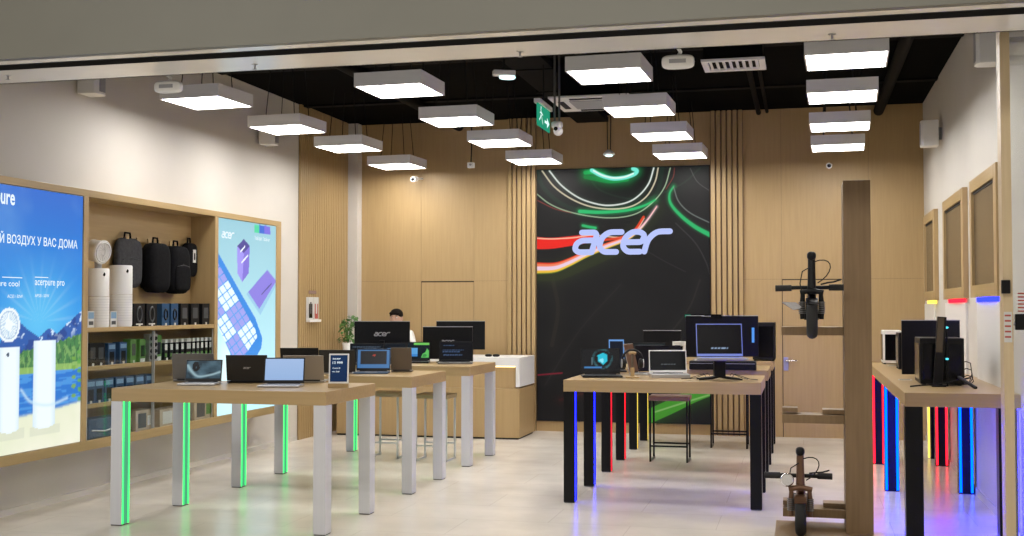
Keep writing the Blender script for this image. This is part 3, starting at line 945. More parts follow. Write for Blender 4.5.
# ---- big LED wall
SX0, SX1, SZ0, SZ1 = bx(537.5), bx(710), 0.13, 3.305
YS = YB - .02
def SP(px, py):
    p = at(px, py, Y=YS)
    return (p.x, p.z)
def artS(U, V):
    A = np.zeros(U.shape + (3,))
    A[...] = np.array(lin(24, 23, 24))
    A += (fnoise(U, V, 2.5, 11)[..., None] * .0025)
    s = 4.12
    def c3(pts):
        return [SP(530 + x / s, 160 + y / s) for x, y in pts]
    def line(pts, w, col, k=1.0, glow=0.0, gcol=None, soft=.35):
        d, t_ = dist_line(U, V, pts)
        if glow:
            A[...] += np.array(gcol or col)[None, None] * (np.exp(-(d / glow) ** 2) * .30 * k)[..., None]
        ww = w if not isinstance(w, tuple) else w[0] * (1 - t_) + w[1] * t_
        mixc(A, col, np.clip((ww / 2 - d) / (0.006) + .5, 0, 1) * k)
    green = lin(40, 190, 110)
    # faint background arcs
    line([SP(585, 168), SP(600, 190), SP(640, 199), SP(680, 185), SP(700, 168)], .02, lin(45, 70, 55), .25, .12)
    line(c3([(28, 35), (60, 120), (160, 195), (300, 218), (430, 200), (520, 140), (545, 35)]), .05, lin(30, 55, 42), .45, .10)
    line(c3([(600, 260), (680, 340), (725, 420), (740, 470)]), .012, lin(70, 70, 70), .5)
    line(c3([(490, 380), (560, 420), (640, 460)]), .01, lin(55, 55, 55), .5)
    line([SP(553, 280), SP(558, 310), SP(552, 345)], .05, lin(55, 50, 40), .25, .12)
    line([SP(700, 280), SP(688, 310), SP(660, 345)], .02, lin(60, 58, 52), .25, .08)
    line([SP(620, 285), SP(580, 330), SP(545, 385)], .015, lin(48, 46, 44), .3, .05)
    line([SP(538, 375), SP(562, 373)], .018, lin(120, 30, 45), .8)
    line(c3([(660, 35), (690, 90), (745, 130)]), .006, lin(110, 110, 110), .6)
    # concentric light arcs
    line(c3([(80, 45), (130, 105), (200, 155), (270, 180), (330, 187), (400, 175), (450, 145), (490, 95), (510, 33)]), .017, lin(225, 232, 225), .95, .03, lin(60, 90, 70))
    line(c3([(50, 45), (100, 110), (170, 160), (250, 192), (340, 202), (420, 190), (480, 150), (515, 90), (528, 33)]), .016, lin(215, 205, 175), .9)
    line(c3([(28, 140), (80, 180), (150, 210), (250, 232), (350, 238), (440, 220), (510, 170), (555, 110), (578, 33)]), .012, lin(170, 195, 160), .9)
    line(c3([(28, 165), (100, 200), (170, 218)]), .008, lin(160, 60, 50), .8)
    line(c3([(595, 33), (590, 70), (560, 120)]), .008, lin(150, 60, 50), .7)
    line(c3([(205, 212), (300, 215), (400, 207), (470, 188), (515, 165)]), (.045, .02), green, .95, .04)
    line(c3([(218, 270), (240, 275), (270, 280)]), .03, green, .9, .03)
    # swirl at the top
    line(c3([(228, 52), (262, 50), (300, 62)]), .05, lin(30, 160, 80), .9, .06)
    line(c3([(228, 70), (270, 78), (330, 88), (400, 80)]), .05, lin(20, 130, 60), .9, .08)
    line(c3([(255, 42), (290, 62), (340, 76), (390, 72), (430, 58), (440, 44), (425, 36)]), .05, lin(120, 235, 215), 1, .06, green)
    line(c3([(262, 44), (300, 64), (345, 74), (390, 70), (425, 56)]), .02, lin(225, 250, 240), 1)
    # red sweep above the letters
    line(c3([(20, 342), (90, 343), (180, 332), (260, 320)]), (.155, .10), lin(235, 35, 25), 1, .03)
    line(c3([(20, 322), (90, 325), (180, 320), (260, 310), (380, 318), (440, 285), (470, 240)]), .014, lin(250, 200, 170), .9)
    line(c3([(300, 330), (380, 318), (430, 290), (468, 235)]), .03, lin(230, 60, 30), .9)
    # lower rainbow sweep
    base_ = [(20, 445), (100, 443), (160, 422), (230, 388), (320, 352), (400, 322), (450, 285), (485, 245), (522, 192)]
    def off(dy):
        return c3([(x, y + dy * max(0.12, 1 - i / 8)) for i, (x, y) in enumerate(base_)])
    line(off(20), (.035, .008), lin(120, 150, 40), .6, .12, lin(60, 80, 25))
    line(off(13), (.05, .008), lin(240, 190, 60), .95)
    line(off(-18), (.03, .006), lin(235, 60, 25), .95)
    line(off(-10), (.045, .008), lin(240, 130, 90), .95)
    line(off(2), (.05, .006), lin(235, 205, 225), 1, .02)
    line(c3([(25, 485), (120, 480), (220, 440), (330, 390), (400, 350)]), .09, lin(45, 52, 28), .6, .12)
    # green ribbons at right
    line(c3([(592, 108), (575, 140), (580, 180), (620, 228), (680, 275), (748, 312)]), (.015, .055), green, .85, .03)
    line(c3([(592, 112), (612, 170), (660, 218), (748, 262)]), .012, lin(120, 130, 125), .8)
    # green streak near the floor
    line([SP(650, 416), SP(672, 406), SP(692, 396), SP(712, 388)], .17, lin(70, 150, 45), .75, .14, lin(60, 120, 40))
    line([SP(655, 412), SP(680, 404), SP(712, 394)], .02, lin(150, 190, 120), .5)
    line([SP(560, 400), SP(600, 390), SP(640, 392)], .03, lin(70, 25, 25), .4, .06)
    return A
t = thing('led_wall', 'huge black LED wall with green and red light trails and a pale blue wordmark', 'screen', (0, 0, 0))
MB().box(SX0, SX1, YS + .002, YB + .02, SZ0, SZ1, 'black_matte').build('screen_case', t)
art_grid('screen_picture', (0, YS, 0), (1, 0, 0), (0, 0, 1), SX0, SX1, SZ0, SZ1, 330, 480, artS, M['ledwall'], t)
b = MB()
lx, lz = SP(572.8, 252.4)
logo(b, frame((lx, YS - .006, lz), (1, 0, 0), (0, 0, 1)), SP(671, 240)[0] - lx - .01, 'logo')
b.build('wordmark', t)

# ================================================================== PENDANT LIGHT PANELS
PS, PZ = 0.57, 3.32
def make_panel():
    t = thing('pendant_light_panel', '', 'ceiling light', (0, 0, PZ))
    h = PS / 2
    b = MB()
    b.box(-h, h, -h, h, .10, .11, 'housing')
    b.box(-h, h, -h, -h + .012, 0, .10, 'housing').box(-h, h, h - .012, h, 0, .10, 'housing')
    b.box(-h, -h + .012, -h + .012, h - .012, 0, .10, 'housing').box(h - .012, h, -h + .012, h - .012, 0, .10, 'housing')
    b.build('housing', t)
    MB().box(-h + .012, h - .012, -h + .012, h - .012, .004, .012, 'panel').build('diffuser', t)
    MB().box(-.05, .05, -.10, .10, .11, .135, 'black_matte').build('junction_box', t)
    for sx, sy in ((-1, -1), (1, -1), (-1, 1), (1, 1)):
        MB().tube([(sx * h * .55, sy * h * .55, .11), (sx * h * .40, sy * h * .45, ZC - PZ)], .0045, 'black_matte', 5, caps=False).build('hanging_cable', t)
    return t
PAN = [[(-5.27, 8.94), (-3.46, 8.80), (-1.70, 8.60), (0.035, 8.46)],
       [(-5.24, 10.52), (-3.465, 10.45), (-1.695, 10.26), (0.055, 9.96)],
       [(-5.17, 11.97), (-3.43, 11.97), (-1.675, 11.88), (0.085, 11.64)],
       [(-5.20, 13.68), (-3.42, 13.60), (-1.65, 13.48), (0.11, 13.20)]]
proto = None
ROW = ['nearest the entrance', 'second from the entrance', 'third from the entrance', 'nearest the back wall']
COL = ['leftmost column', 'column second from the left', 'column second from the right', 'rightmost column']
for r_, row in enumerate(PAN):
    for c_, (x, y) in enumerate(row):
        o = make_panel() if proto is None else copy_tree(proto)
        proto = proto or o
        o.location = (x + PS / 2, y + PS / 2, PZ)
        o.rotation_euler.z = R(-3.5 if c_ == 0 else -2.0)
        tag(o, 'square lit pendant panel in the %s, %s' % (COL[c_], ROW[r_]), 'ceiling light', 'square pendant light panels')

# ================================================================== TABLES
TZ, TT = 0.978, 0.094
LEGN = ['near', 'far']
def make_table(w, dpt, legm, led, side, x0, y0, label, top='wood_x', group=None):
    """table with its near-left corner at x0, y0; light strips on the inner faces of the legs"""
    t = thing('display_table', label, 'table', (x0 + w / 2, y0 + dpt / 2, 0), 0, group)
    MB().box(-w / 2, w / 2, -dpt / 2, dpt / 2, TZ - TT, TZ, top).build('tabletop', t, .003)
    lw, ld = .088, .11
    for sy in (-1, 1):
        for sx in (-1, 1):
            xo = sx * (w / 2 - lw / 2 - .001)
            yo = sy * (dpt / 2 - ld / 2 - .001)
            b = MB()
            b.box(xo - lw / 2, xo + lw / 2, yo - ld / 2, yo + ld / 2, 0.008, TZ - TT, legm)
            b.box(xo - lw / 2 + .004, xo + lw / 2 - .004, yo - ld / 2 + .004, yo + ld / 2 - .004, 0, .008, 'foot')
            lg = b.build('leg', t)
            if led:
                fx = xo - sx * (lw / 2 - .0012)
                b = MB()
                if legm == 'white_leg':
                    b.box(fx - .0015, fx + .0015, yo - ld / 2 + .012, yo + ld / 2 - .006, .01, TZ - TT, 'ledd_' + led)
                    b.box(fx - sx * .0004 - .0015, fx - sx * .0004 + .0015, yo - ld / 2 + .010, yo - ld / 2 + .026, .01, TZ - TT, 'led_' + led)
                    b.box(fx - sx * .0004 - .0015, fx - sx * .0004 + .0015, yo + ld / 2 - .026, yo + ld / 2 - .010, .01, TZ - TT, 'led_' + led)
                else:
                    b.box(fx - .0015, fx + .0015, yo - ld / 2 + .016, yo + ld / 2 - .006, .01, TZ - TT, 'ledd_' + led)
                    b.box(fx - sx * .0004 - .0015, fx - sx * .0004 + .0015, yo - ld / 2 + .030, yo - ld / 2 + .060, .01, TZ - TT, 'led_' + led)
                b.build('light_strip', lg)
    return t
TL = [(7.545, .965), (9.385, .965), (11.15, .99)]
for (y0, dp), lab in zip(TL, ('oak-topped table with white legs and green light strips, nearest of the left row', 'oak-topped white-legged table, middle one of the left row', 'oak-topped white-legged table, farthest of the left row, before the reception desk')):
    make_table(1.645, dp, 'white_leg', 'green', 1, -4.811, y0, lab, group='white-legged display tables')
TRR = [(9.28, 1.0, 'blue'), (11.10, 1.0, 'red'), (12.93, 1.0, 'yellow')]
for (y0, dp, cl), lab in zip(TRR, ('oak-topped table with black legs lit blue, nearest of the black-legged row', 'oak-topped table with black legs lit red, middle of the black-legged row', 'oak-topped table with black legs lit yellow, farthest of the black-legged row')):
    make_table(1.549, dp, 'black_leg', cl, 1, -1.86, y0, lab, group='black-legged display tables')
# long counter along the right wall
CY0, CY1, CX = 8.42, 13.0, 0.668
t = thing('wall_counter', 'long oak counter along the right wall on legs lit blue, red and yellow', 'counter', (CX, CY0, 0))
MB().box(0, XR - CX - .001, 0, CY1 - CY0, TZ - TT, TZ, 'wood_x').build('worktop', t, .003)
def cleg(x, y, led, lw=.115):
    b = MB()
    b.box(x, x + lw, y, y + .11, .0, TZ - TT, 'black_leg')
    lg = b.build('leg', t)
    if led:
        b = MB()
        for xx in (x + .004, x + lw - .022):
            b.box(xx, xx + .018, y - .006, y, .012, TZ - TT, 'led_' + led)
        b.build('light_strip', lg)
    return lg
cleg(0, 0.0, None)
cleg(.592, 0.0, None)
for y, led in ((2.10, 'cyan'), (3.88, 'red')):
    cleg(0, y, led)
    cleg(.592, y, led)
b = MB(); b.box(.605, .69, CY1 - CY0 - .12, CY1 - CY0 - .01, 0, TZ - TT, 'black_leg'); lg = b.build('leg', t)
b = MB(); b.box(.58, .598, CY1 - CY0 - .10, CY1 - CY0 - .08, .01, TZ - TT, 'led_yellow'); b.build('light_strip', lg)
for xx in (0, .592):
    b = MB(); b.box(xx + .1145, xx + .1153, .03, .08, .02, TZ - TT, 'led_violet'); b.build('light_strip', t)
    b = MB(); b.box(xx + .03, xx + .085, .1095, .1103, .02, TZ - TT, 'led_violet'); b.build('light_strip', t)

# bright back boards on the right wall and the three framed boxes above
def wy(px):
    return at(px, 300, X=XR).y
BX = [(9.06, 10.48, 'blue', 'nearest'), (10.88, 12.42, 'red', 'middle'), (12.95, 14.35, 'yellow', 'farthest')]
BX = [(at(1002.5, 200, X=XR).y, at(968.5, 200, X=1.35).y, 'blue', 'nearest'),
      (at(967.8, 200, X=XR).y, at(941, 200, X=1.345).y, 'red', 'middle'),
      (at(938, 200, X=XR).y, min(at(921.5, 200, X=1.34).y, YB - .02), 'yellow', 'farthest')]
for i, (y0, y1, led, wh) in enumerate(BX):
    xf = 1.355
    z0, z1 = 1.635, 2.60
    t = thing('wall_frame', 'oak wall frame around a grey-brown mirror panel, %s of three on the right wall, lit %s below' % (wh, led), 'frame', (xf, y0, z0), 0, 'framed mirror panels')
    h = z1 - z0
    L = y1 - y0
    e = .13
    MB().box(0, XR - xf - .001, 0, e, 0, h, 'wood_v').box(0, XR - xf - .001, L - e * .8, L, 0, h, 'wood_v').box(0, XR - xf - .001, e, L - e * .8, 0, .10, 'wood_y').box(0, XR - xf - .001, e, L - e * .8, h - .10, h, 'wood_y').build('frame', t, .002)
    MB().box(.022, .03, e, L - e * .8, .10, h - .10, 'mirror').build('mirror_panel', t)
    b = MB(); b.box(.016, .022, e, e + .03, .10, h - .10, 'slot').box(.016, .022, e, L - e * .8, h - .12, h - .10, 'slot'); b.build('shadow_gap', t)  # black strips standing in for the recess shadow along the panel's side and top
    b = MB(); b.box(.012, .036, .12 * L, .80 * L, -.035, -.001, 'led_' + led); b.build('light_strip', t)
    if i == 0:
        b = MB(); b.box(.010, .040, L + .001, L + .010, .02, h - .02, 'led_lilac'); b.build('edge_light', t)
for i, (pa, pb, cl) in enumerate(((1003.5, 979.5, 'blue'), (968, 947.5, 'red'), (936, 926.5, 'yellow'))):
    y0, y1 = wy(pa), wy(pb)
    t = tag(MB().box(XR - .022, XR - .001, y0, y1, TZ, 1.60, 'white_plastic').build('backlit_board'), 'plain white board on the right wall under the %s-lit frame' % cl, 'board', 'white boards above the counter')

# ================================================================== RECEPTION DESK
RX0, RX1, RY0, RZ = -5.55, -3.245, 13.56, 0.965
RY1 = at(534.5, 380, X=RX1).y
t = thing('reception_desk', 'oak reception desk with a white top folding down its right end', 'desk', ((RX0 + RX1) / 2, RY0, 0))
ox = -(RX0 + RX1) / 2
MB().box(RX0 + ox, RX1 + ox - .004, .010, RY1 - RY0, 0.02, .60, 'wood_v').box(RX0 + ox, RX1 + ox - .06, .045, RY1 - RY0, .60, RZ - .125, 'wood_v').box(RX0 + ox, RX1 + ox - .02, .03, RY1 - RY0 - .02, 0, .02, 'slot').build('body', t, .002)
MB().box(RX0 + ox, RX1 + ox, 0, RY1 - RY0, RZ - .10, RZ, 'white_plastic').box(RX1 + ox - .045, RX1 + ox, 0, RY1 - RY0, .62, RZ - .10, 'white_plastic').build('white_top', t, .002)
MB().box(RX0 + ox + .02, RX1 + ox - .06, .025, .040, RZ - .115, RZ - .102, 'ledglow').build('light_strip', t)
# ================================================================== STOOLS
def make_stool(x, y, w, d, h, fm, sm, label, rz=0, group='bar stools', th=.045):
    t = thing('bar_stool', label, 'stool', (x, y, 0), R(rz), group)
    MB().box(-w / 2, w / 2, -d / 2, d / 2, h - th, h, sm).build('seat', t, .006)
    for sx in (-1, 1):
        b = MB()
        xx = sx * (w / 2 - .02)
        r = .009
        for sy in (-1, 1):
            yy = sy * (d / 2 - .02)
            b.box(xx - r, xx + r, yy - r, yy + r, 0, h - th, fm)
        b.box(xx - r, xx + r, -d / 2 + .011, d / 2 - .011, 0, .018, fm)
        b.build('leg_frame', t)
    b = MB()
    for sy in (-1, 1):
        b.box(-w / 2 + .02, w / 2 - .02, sy * (d / 2 - .02) - .008, sy * (d / 2 - .02) + .008, .15, .167, fm)
    b.build('footrest', t)
    return t
sz = .675
p = at(386, 459, Z=0)
make_stool(-4.22, 11.75, .34, .34, sz, "white_leg", "seatwood", "tan-seated white-framed stool beside the far green-lit leg, left of two under the farthest table")
make_stool(-3.66, 11.60, .36, .34, sz, 'white_leg', 'seatwood', 'tan-seated white-framed stool under the farthest left-row table')
make_stool(-1.32, 12.12, .41, .34, .66, 'black_leg', 'redpad', 'pink-seated black-framed stool among the black-legged tables', rz=0)
make_stool(-.80, 13.45, .43, .34, .66, 'black_leg', 'redpad', 'black-framed stool before the slatted oak strip, farthest stool')

# ================================================================== LAPTOPS, MONITORS, COMPUTERS
def pic_blueflow(U, V):
    A = np.zeros(U.shape + (3,))
    A[...] = lin(30, 50, 62)
    mixc(A, lin(85, 115, 130), np.clip(fnoise(U, V, 9, 4) * .5 + .3, 0, 1))
    d, _ = dist_line(U, V, [(.02, .75), (.15, .4), (.35, .12), (.7, .2), (1, .38)])
    mixc(A, lin(150, 180, 190), np.exp(-(d / .05) ** 2))
    d, _ = dist_line(U, V, [(.25, .9), (.2, .7), (.25, .45), (.33, .6), (.28, .88)])
    mixc(A, lin(8, 14, 20), (d < .05).astype(float))
    mixc(A, lin(60, 90, 105), in_poly(U, V, [(.4, .3), (.95, .4), (.95, .85), (.45, .85)]) * .4)
    return A
def pic_plain(c, c2=None):
    def f(U, V):
        A = np.zeros(U.shape + (3,))
        A[...] = lin(*c)
        if c2:
            mixc(A, lin(*c2), V * 0.8)
        return A
    return f
def pic_cyanlogo(U, V):
    A = np.zeros(U.shape + (3,)); A[...] = lin(24, 24, 27)
    r = np.hypot((U - .56) * 1.7, V - .58)
    mixc(A, lin(60, 120, 130), (np.abs(r - .42) < .05) * np.clip(fnoise(U, V, 20, 1) + .5, 0, 1) * .6)
    mixc(A, lin(40, 190, 215), in_poly(U, V, [(.42, .72), (.58, .85), (.70, .72), (.68, .45), (.57, .30), (.45, .45)]))
    mixc(A, lin(140, 230, 245), in_poly(U, V, [(.47, .5), (.56, .62), (.60, .48), (.55, .36)]))
    mixc(A, lin(70, 130, 190), ((V > .14) & (V < .22) & (U > .05) & (U < .55)) * .9)
    mixc(A, lin(110, 140, 150), ((np.abs(U - .27) < .012) & (V > .3) & (V < .65)) * .7)
    return A
def pic_textlines(c, rows, bg=(10, 12, 16)):
    def f(U, V):
        A = np.zeros(U.shape + (3,)); A[...] = lin(*bg)
        for (v0, v1, u0, u1) in rows:
            mixc(A, lin(*c), ((V > v0) & (V < v1) & (U > u0) & (U < u1) & (np.sin(U * 90 + V * 10) > -.6)) * 1.0)
        return A
    return f
def pic_greenplant(U, V):
    A = np.zeros(U.shape + (3,)); A[...] = lin(14, 26, 34)
    mixc(A, lin(110, 200, 90), (V > .86) & (U > .28))
    mixc(A, lin(95, 190, 95), in_poly(U, V, [(.62, .05), (1, .05), (1, .5), (.9, .62), (.82, .4), (.7, .3)]))
    mixc(A, lin(60, 140, 70), in_poly(U, V, [(.68, .1), (.9, .12), (.86, .3), (.74, .28)]))
    mixc(A, lin(90, 160, 215), (V > .15) & (V < .66) & (U < .46))
    mixc(A, lin(60, 130, 200), (V > .15) & (V < .3) & (U < .46))
    return A

def make_laptop(x, y, z, w, d, ang, lid, body, pic, label, rz=14.0, cat='laptop', bez='black_plastic', thick=.016, lh=None, group=None, grid=(40, 26), mark=True, keym='key'):
    """hinge line at the local origin; keyboard towards -Y, the screen faces -Y"""
    t = thing('laptop', label, cat, (x, y, z), R(rz), group or 'laptops on the display tables')
    lh = lh or d
    b = MB(); b.box(-w / 2, w / 2, -d, 0, .002, thick, body); b.build('base', t, .003)
    b = MB(); b.box(-w * .44, w * .44, -d * .62, -d * .14, thick, thick + .0015, keym)
    kb = b.build('keyboard', t)
    MB().box(-w * .17, w * .17, -d * .95, -d * .68, thick, thick + .001, 'silver' if body != 'black_plastic' else 'black_matte').build('touchpad', t)
    a = R(ang - 90)      # lean back
    T = Matrix.Translation((0, -.004, thick)) @ Matrix.Rotation(-a, 4, 'X')
    b = MB(); b.box(-w / 2, w / 2, 0, .006, .004, lh, lid, T)
    ld = b.build('lid', t, .002)
    b = MB(); b.tube([(-w * .4, 0, thick + .002), (w * .4, 0, thick + .002)], .006, 'black_plastic', 8); b.build('hinge', t)
    b = MB(); b.box(-w / 2 + .003, w / 2 - .003, -.0012, .0, .007, lh - .003, bez, T); b.build('bezel', ld)
    if pic is not None:
        m_ = .014
        o = T @ Vector((-w / 2 + .009, -.002, .026))
        u = (T.to_3x3() @ Vector((1, 0, 0)))
        v = (T.to_3x3() @ Vector((0, 0, 1)))
        W_, H_ = w - .018, lh - .026 - .010
        art_grid('screen', o, u, v, 0, W_, 0, H_, grid[0], grid[1], lambda A_, B_: pic(A_ / W_, B_ / H_), M['screenart'], ld)
    if mark:
        Tm = T @ frame((w * .09, .0068, lh * .48), (-1, 0, 0), (0, 0, 1))
        b = MB(); logo(b, Tm, w * .18, 'logo_dim'); b.build('lid_emblem', ld)
    return t
def onT(px, py, z=None):
    return at(px, py, Z=(TZ if z is None else z))
def lap(px, py, w, d, ang, lid, body, pic, label, back=False, rz=14.0, **k):
    p = onT(px, py)
    return make_laptop(p.x, p.y, TZ + k.pop('dz', 0), w, d, ang, lid, body, pic, label, rz=(rz + 180 if back else rz), **k)
# nearest left table
lap(203.0, 384.0, .275, .21, 105, 'grey_lid', 'silver', pic_blueflow, 'silver open laptop showing a dark blue swirling picture, on the nearest left table', lh=.172, keym='keyl')
lap(194.0, 381.6, .325, .21, 103, 'grey_lid', 'grey_lid', None, 'grey open laptop seen from behind, left of the nearest left table', back=True, lh=.21)
lap(247.5, 383.0, .315, .22, 103, 'dark_lid', 'black_plastic', None, 'dark laptop seen from behind between the blue-picture laptop and the pale-screen laptop', back=True, lh=.205)
lap(283.8, 385.8, .300, .22, 103, 'dark_lid', 'silver', pic_plain((150, 180, 222), (165, 190, 228)), 'open laptop with a blank pale blue screen, on the nearest left table', lh=.195, keym='keyl')
lap(304.0, 382.6, .31, .22, 103, 'beige_lid', 'beige_lid', None, 'champagne-coloured laptop seen from behind, next to the price tablet', back=True, lh=.20, mark=False)
# price tablet on a small wooden foot
p = onT(338.5, 387.5)
t = thing('price_tablet', 'upright price tablet with a dark blue screen on a wooden foot, at the table corner', 'tablet', (p.x, p.y, TZ), R(14))
MB().box(-.072, .072, -.03, .03, 0, .030, 'wood_x').build('foot', t, .002)
T = Matrix.Translation((0, -.004, .030)) @ Matrix.Rotation(R(-8), 4, 'X')
MB().box(-.072, .072, 0, .008, 0, .215, 'white_plastic', T).build('tablet_frame', t, .002)
o = T @ Vector((-.062, -.0015, .012))
art_grid('screen', o, T.to_3x3() @ Vector((1, 0, 0)), T.to_3x3() @ Vector((0, 0, 1)), 0, .124, 0, .192, 24, 36, lambda A_, B_: pic_plain((18, 42, 78), (22, 50, 88))(A_, B_ / .192), M['screenart'], t)
b = MB()
for tx, zz, w_, h_, m_ in (('acer', .172, .06, .010, 'text_w'), ('13 999', .140, .072, .018, 'text_w'), ('Core i5', .105, .055, .010, 'text_w'), ('16 GB', .080, .05, .009, 'text_w')):
    vs, fs = text_polys(tx, w_, h_, .01)
    b.add(vs, fs, m_, T=T @ frame((-.045, -.003, zz), (1, 0, 0), (0, 0, 1)))
b.build('lettering', t)

# middle left table
def dark(U, V):
    return pic_plain((14, 16, 20))(U, V)
lap(300.0, 372.3, .34, .22, 104, 'black_matte', 'black_plastic', None, 'black laptop seen from behind, first on the middle left table', back=True, lh=.21, mark=False)
lap(337.5, 374.0, .315, .23, 103, 'dark_lid', 'silver', None, 'dark grey laptop seen from behind with its silver base, behind the price tablet', back=True, lh=.20, mark=False)
lap(373.3, 372.8, .30, .22, 103, 'blue_body', 'blue_body', lambda U, V: (lambda A: (mixc(A, lin(16, 18, 26), (np.abs(U - .5) < .42) & (V > .22) & (V < .94)), mixc(A, lin(190, 60, 40), (np.hypot(U - .52, V - .7) < .05) * .7), A)[2])(np.ones(U.shape + (3,)) * np.array(lin(62, 112, 165))), 'blue-framed laptop with a dark window on its screen, on the middle left table', lh=.20)
lap(401.5, 372.2, .185, .16, 103, 'brown_lid', 'brown_lid', None, 'small bronze-brown laptop seen from behind, right corner of the middle left table', back=True, lh=.21, mark=False)
# farthest left table
lap(366.5, 364.0, .35, .22, 104, 'black_matte', 'black_plastic', pic_textlines((70, 84, 100), ((.8, .86, .05, .9), (.3, .75, .4, .8)), (16, 20, 26)), 'dark-screened laptop under the big wordmark monitor, left one', lh=.20)
lap(394.8, 363.0, .235, .22, 104, 'black_matte', 'black_plastic', pic_textlines((80, 120, 165), ((.15, .7, .1, .5),), (18, 24, 32)), 'dark-screened laptop under the big wordmark monitor, right one', lh=.20)
lap(418.2, 362.5, .245, .22, 104, 'black_matte', 'black_plastic', pic_greenplant, 'laptop with a green plant and pale blue square on its screen', lh=.205, mark=False)
lap(456.0, 363.2, .355, .24, 102, 'black_matte', 'grey_lid', pic_textlines((62, 84, 120), ((.78, .84, .1, .45), (.5, .56, .08, .75), (.42, .48, .08, .65), (.2, .27, .1, .7)), (12, 13, 18)), 'open laptop with lines of blue text on a black screen', lh=.215)

def make_monitor(x, y, z, w, h, lift, label, rz=0, mark=None, back=True, name='monitor', feet='plate', stand=True, group='desktop monitors', curve=False):
    t = thing(name, label, 'monitor', (x, y, z), R(rz), group)
    b = MB()
    if curve:
        n = 8
        for i in range(n):
            xa, xb = -w / 2 + w * i / n, -w / 2 + w * (i + 1) / n
            f = lambda q: .05 * (2 * q / w) ** 2
            b.prism([(xa, -f(xa)), (xb, -f(xb)), (xb, -f(xb) + .03), (xa, -f(xa) + .03)], 'z', lift, lift + h, 'black_plastic')
        b.build('shell', t)
        b = MB()
    else:
        b.box(-w / 2, w / 2, -.012, .014, lift, lift + h, 'black_plastic')
        b.build('shell', t, .003)
        b = MB(); b.box(-w / 2 + .005, w / 2 - .005, .0145, .016, lift + .012, lift + h - .005, 'black_gloss'); b.build('screen', t)
        b = MB(); b.box(-w / 2, w / 2, -.013, .015, lift + h, lift + h + .006, 'grey_plastic'); b.build('top_edge', t)
    if stand:
        MB().box(-.028, .028, -.035, -.014, .01, lift + h * .34, 'black_plastic').build('stand_neck', t, .003)
        if feet == 'plate':
            MB().box(-.11, .11, -.10, .08, 0, .010, 'black_plastic').build('stand_base', t, .004)
    if mark:
        b = MB(); logo(b, frame((-mark / 2, -.0135, lift + h * .50), (1, 0, 0), (0, 0, 1)), mark, 'logo_dim' if back else 'text_w'); b.build('emblem', t)
    return t
def mon(pxl, pxr, pyt, pyb, X=None, Y=None, z=TZ, **k):
    pl = at(pxl, (pyt + pyb) / 2, Y=Y); pr = at(pxr, (pyt + pyb) / 2, Y=Y)
    zt = at((pxl + pxr) / 2, pyt, Y=Y).z; zb = at((pxl + pxr) / 2, pyb, Y=Y).z
    return make_monitor((pl.x + pr.x) / 2, Y, z, (pr.x - pl.x) * .99, zt - zb, zb - z, **k)
mon(355.6, 409, 321.5, 350, Y=11.86, label='black monitor seen from behind with a pale wordmark, in front of the seated person', mark=.17, rz=9)
mon(423.6, 472, 327, 359, Y=11.97, label='black monitor seen from behind with a dim wordmark, left of the laptop with blue text', mark=.14, rz=9)
mon(437, 484.5, 321.3, 349.5, Y=13.86, z=RZ, label='black monitor seen from behind on the reception desk, tallest there', rz=9)

# ---- black-legged tables
lap(600.5, 376.2, .33, .24, 100, 'black_matte', 'black_plastic', pic_cyanlogo, 'black gaming laptop with a glowing cyan emblem on its screen', lh=.222)
lap(668.0, 376.8, .315, .20, 100, 'white_plastic', 'silver', pic_textlines((95, 100, 105), ((.28, .34, .3, .75),), (16, 18, 20)), 'white-framed laptop with a black screen, right of the headphones', lh=.195, bez='white_plastic', keym='keyl', thick=.03)
def headphone_stand(px, py, label):
    p = onT(px, py)
    t = thing('headphone_stand', 'pale wooden stand carrying black headphones, left of the white-framed laptop', 'stand', (p.x, p.y, TZ), R(14))
    MB().blob((0, 0, .006), (.06, .045, .008), 'wood_x', .4, 1, 20).build('foot', t)
    b = MB(); b.box(-.016, .016, -.010, .010, .008, .085, 'wood_v').box(-.009, .009, -.008, .008, .085, .20, 'brown_lid'); b.build('post', t, .003)
    b = MB(); b.tube([(-.03, 0, .203), (0, 0, .208), (.03, 0, .203)], .012, 'wood_v', 8); b.build('top_rest', t)
    h = thing('headphones', label, 'headphones', (p.x, p.y, TZ + .12), R(14))
    T = Matrix.Rotation(R(90), 4, 'X')
    b = MB(); b.torus(.082, .009, 'black_plastic', 20, 8, Matrix.Translation((0, 0, .028)) @ T, R(-5), R(185)); b.build('headband', h)
    for s in (-1, 1):
        TT_ = Matrix.Translation((s * .070, 0, 0)) @ Matrix.Rotation(R(90), 4, 'Y')
        b = MB(); b.lathe([(.030, -.018), (.040, -.010), (.040, .010), (.034, .016)], 'black_matte', 18, TT_); cup = b.build('ear_cup', h)
        b = MB(); b.torus(.034, .004, 'silver', 18, 5, Matrix.Translation((s * .088, 0, 0)) @ Matrix.Rotation(R(90), 4, 'Y')); b.build('ring', cup)
headphone_stand(632.5, 378.0, 'black over-ear headphones hanging on the pale wooden stand')

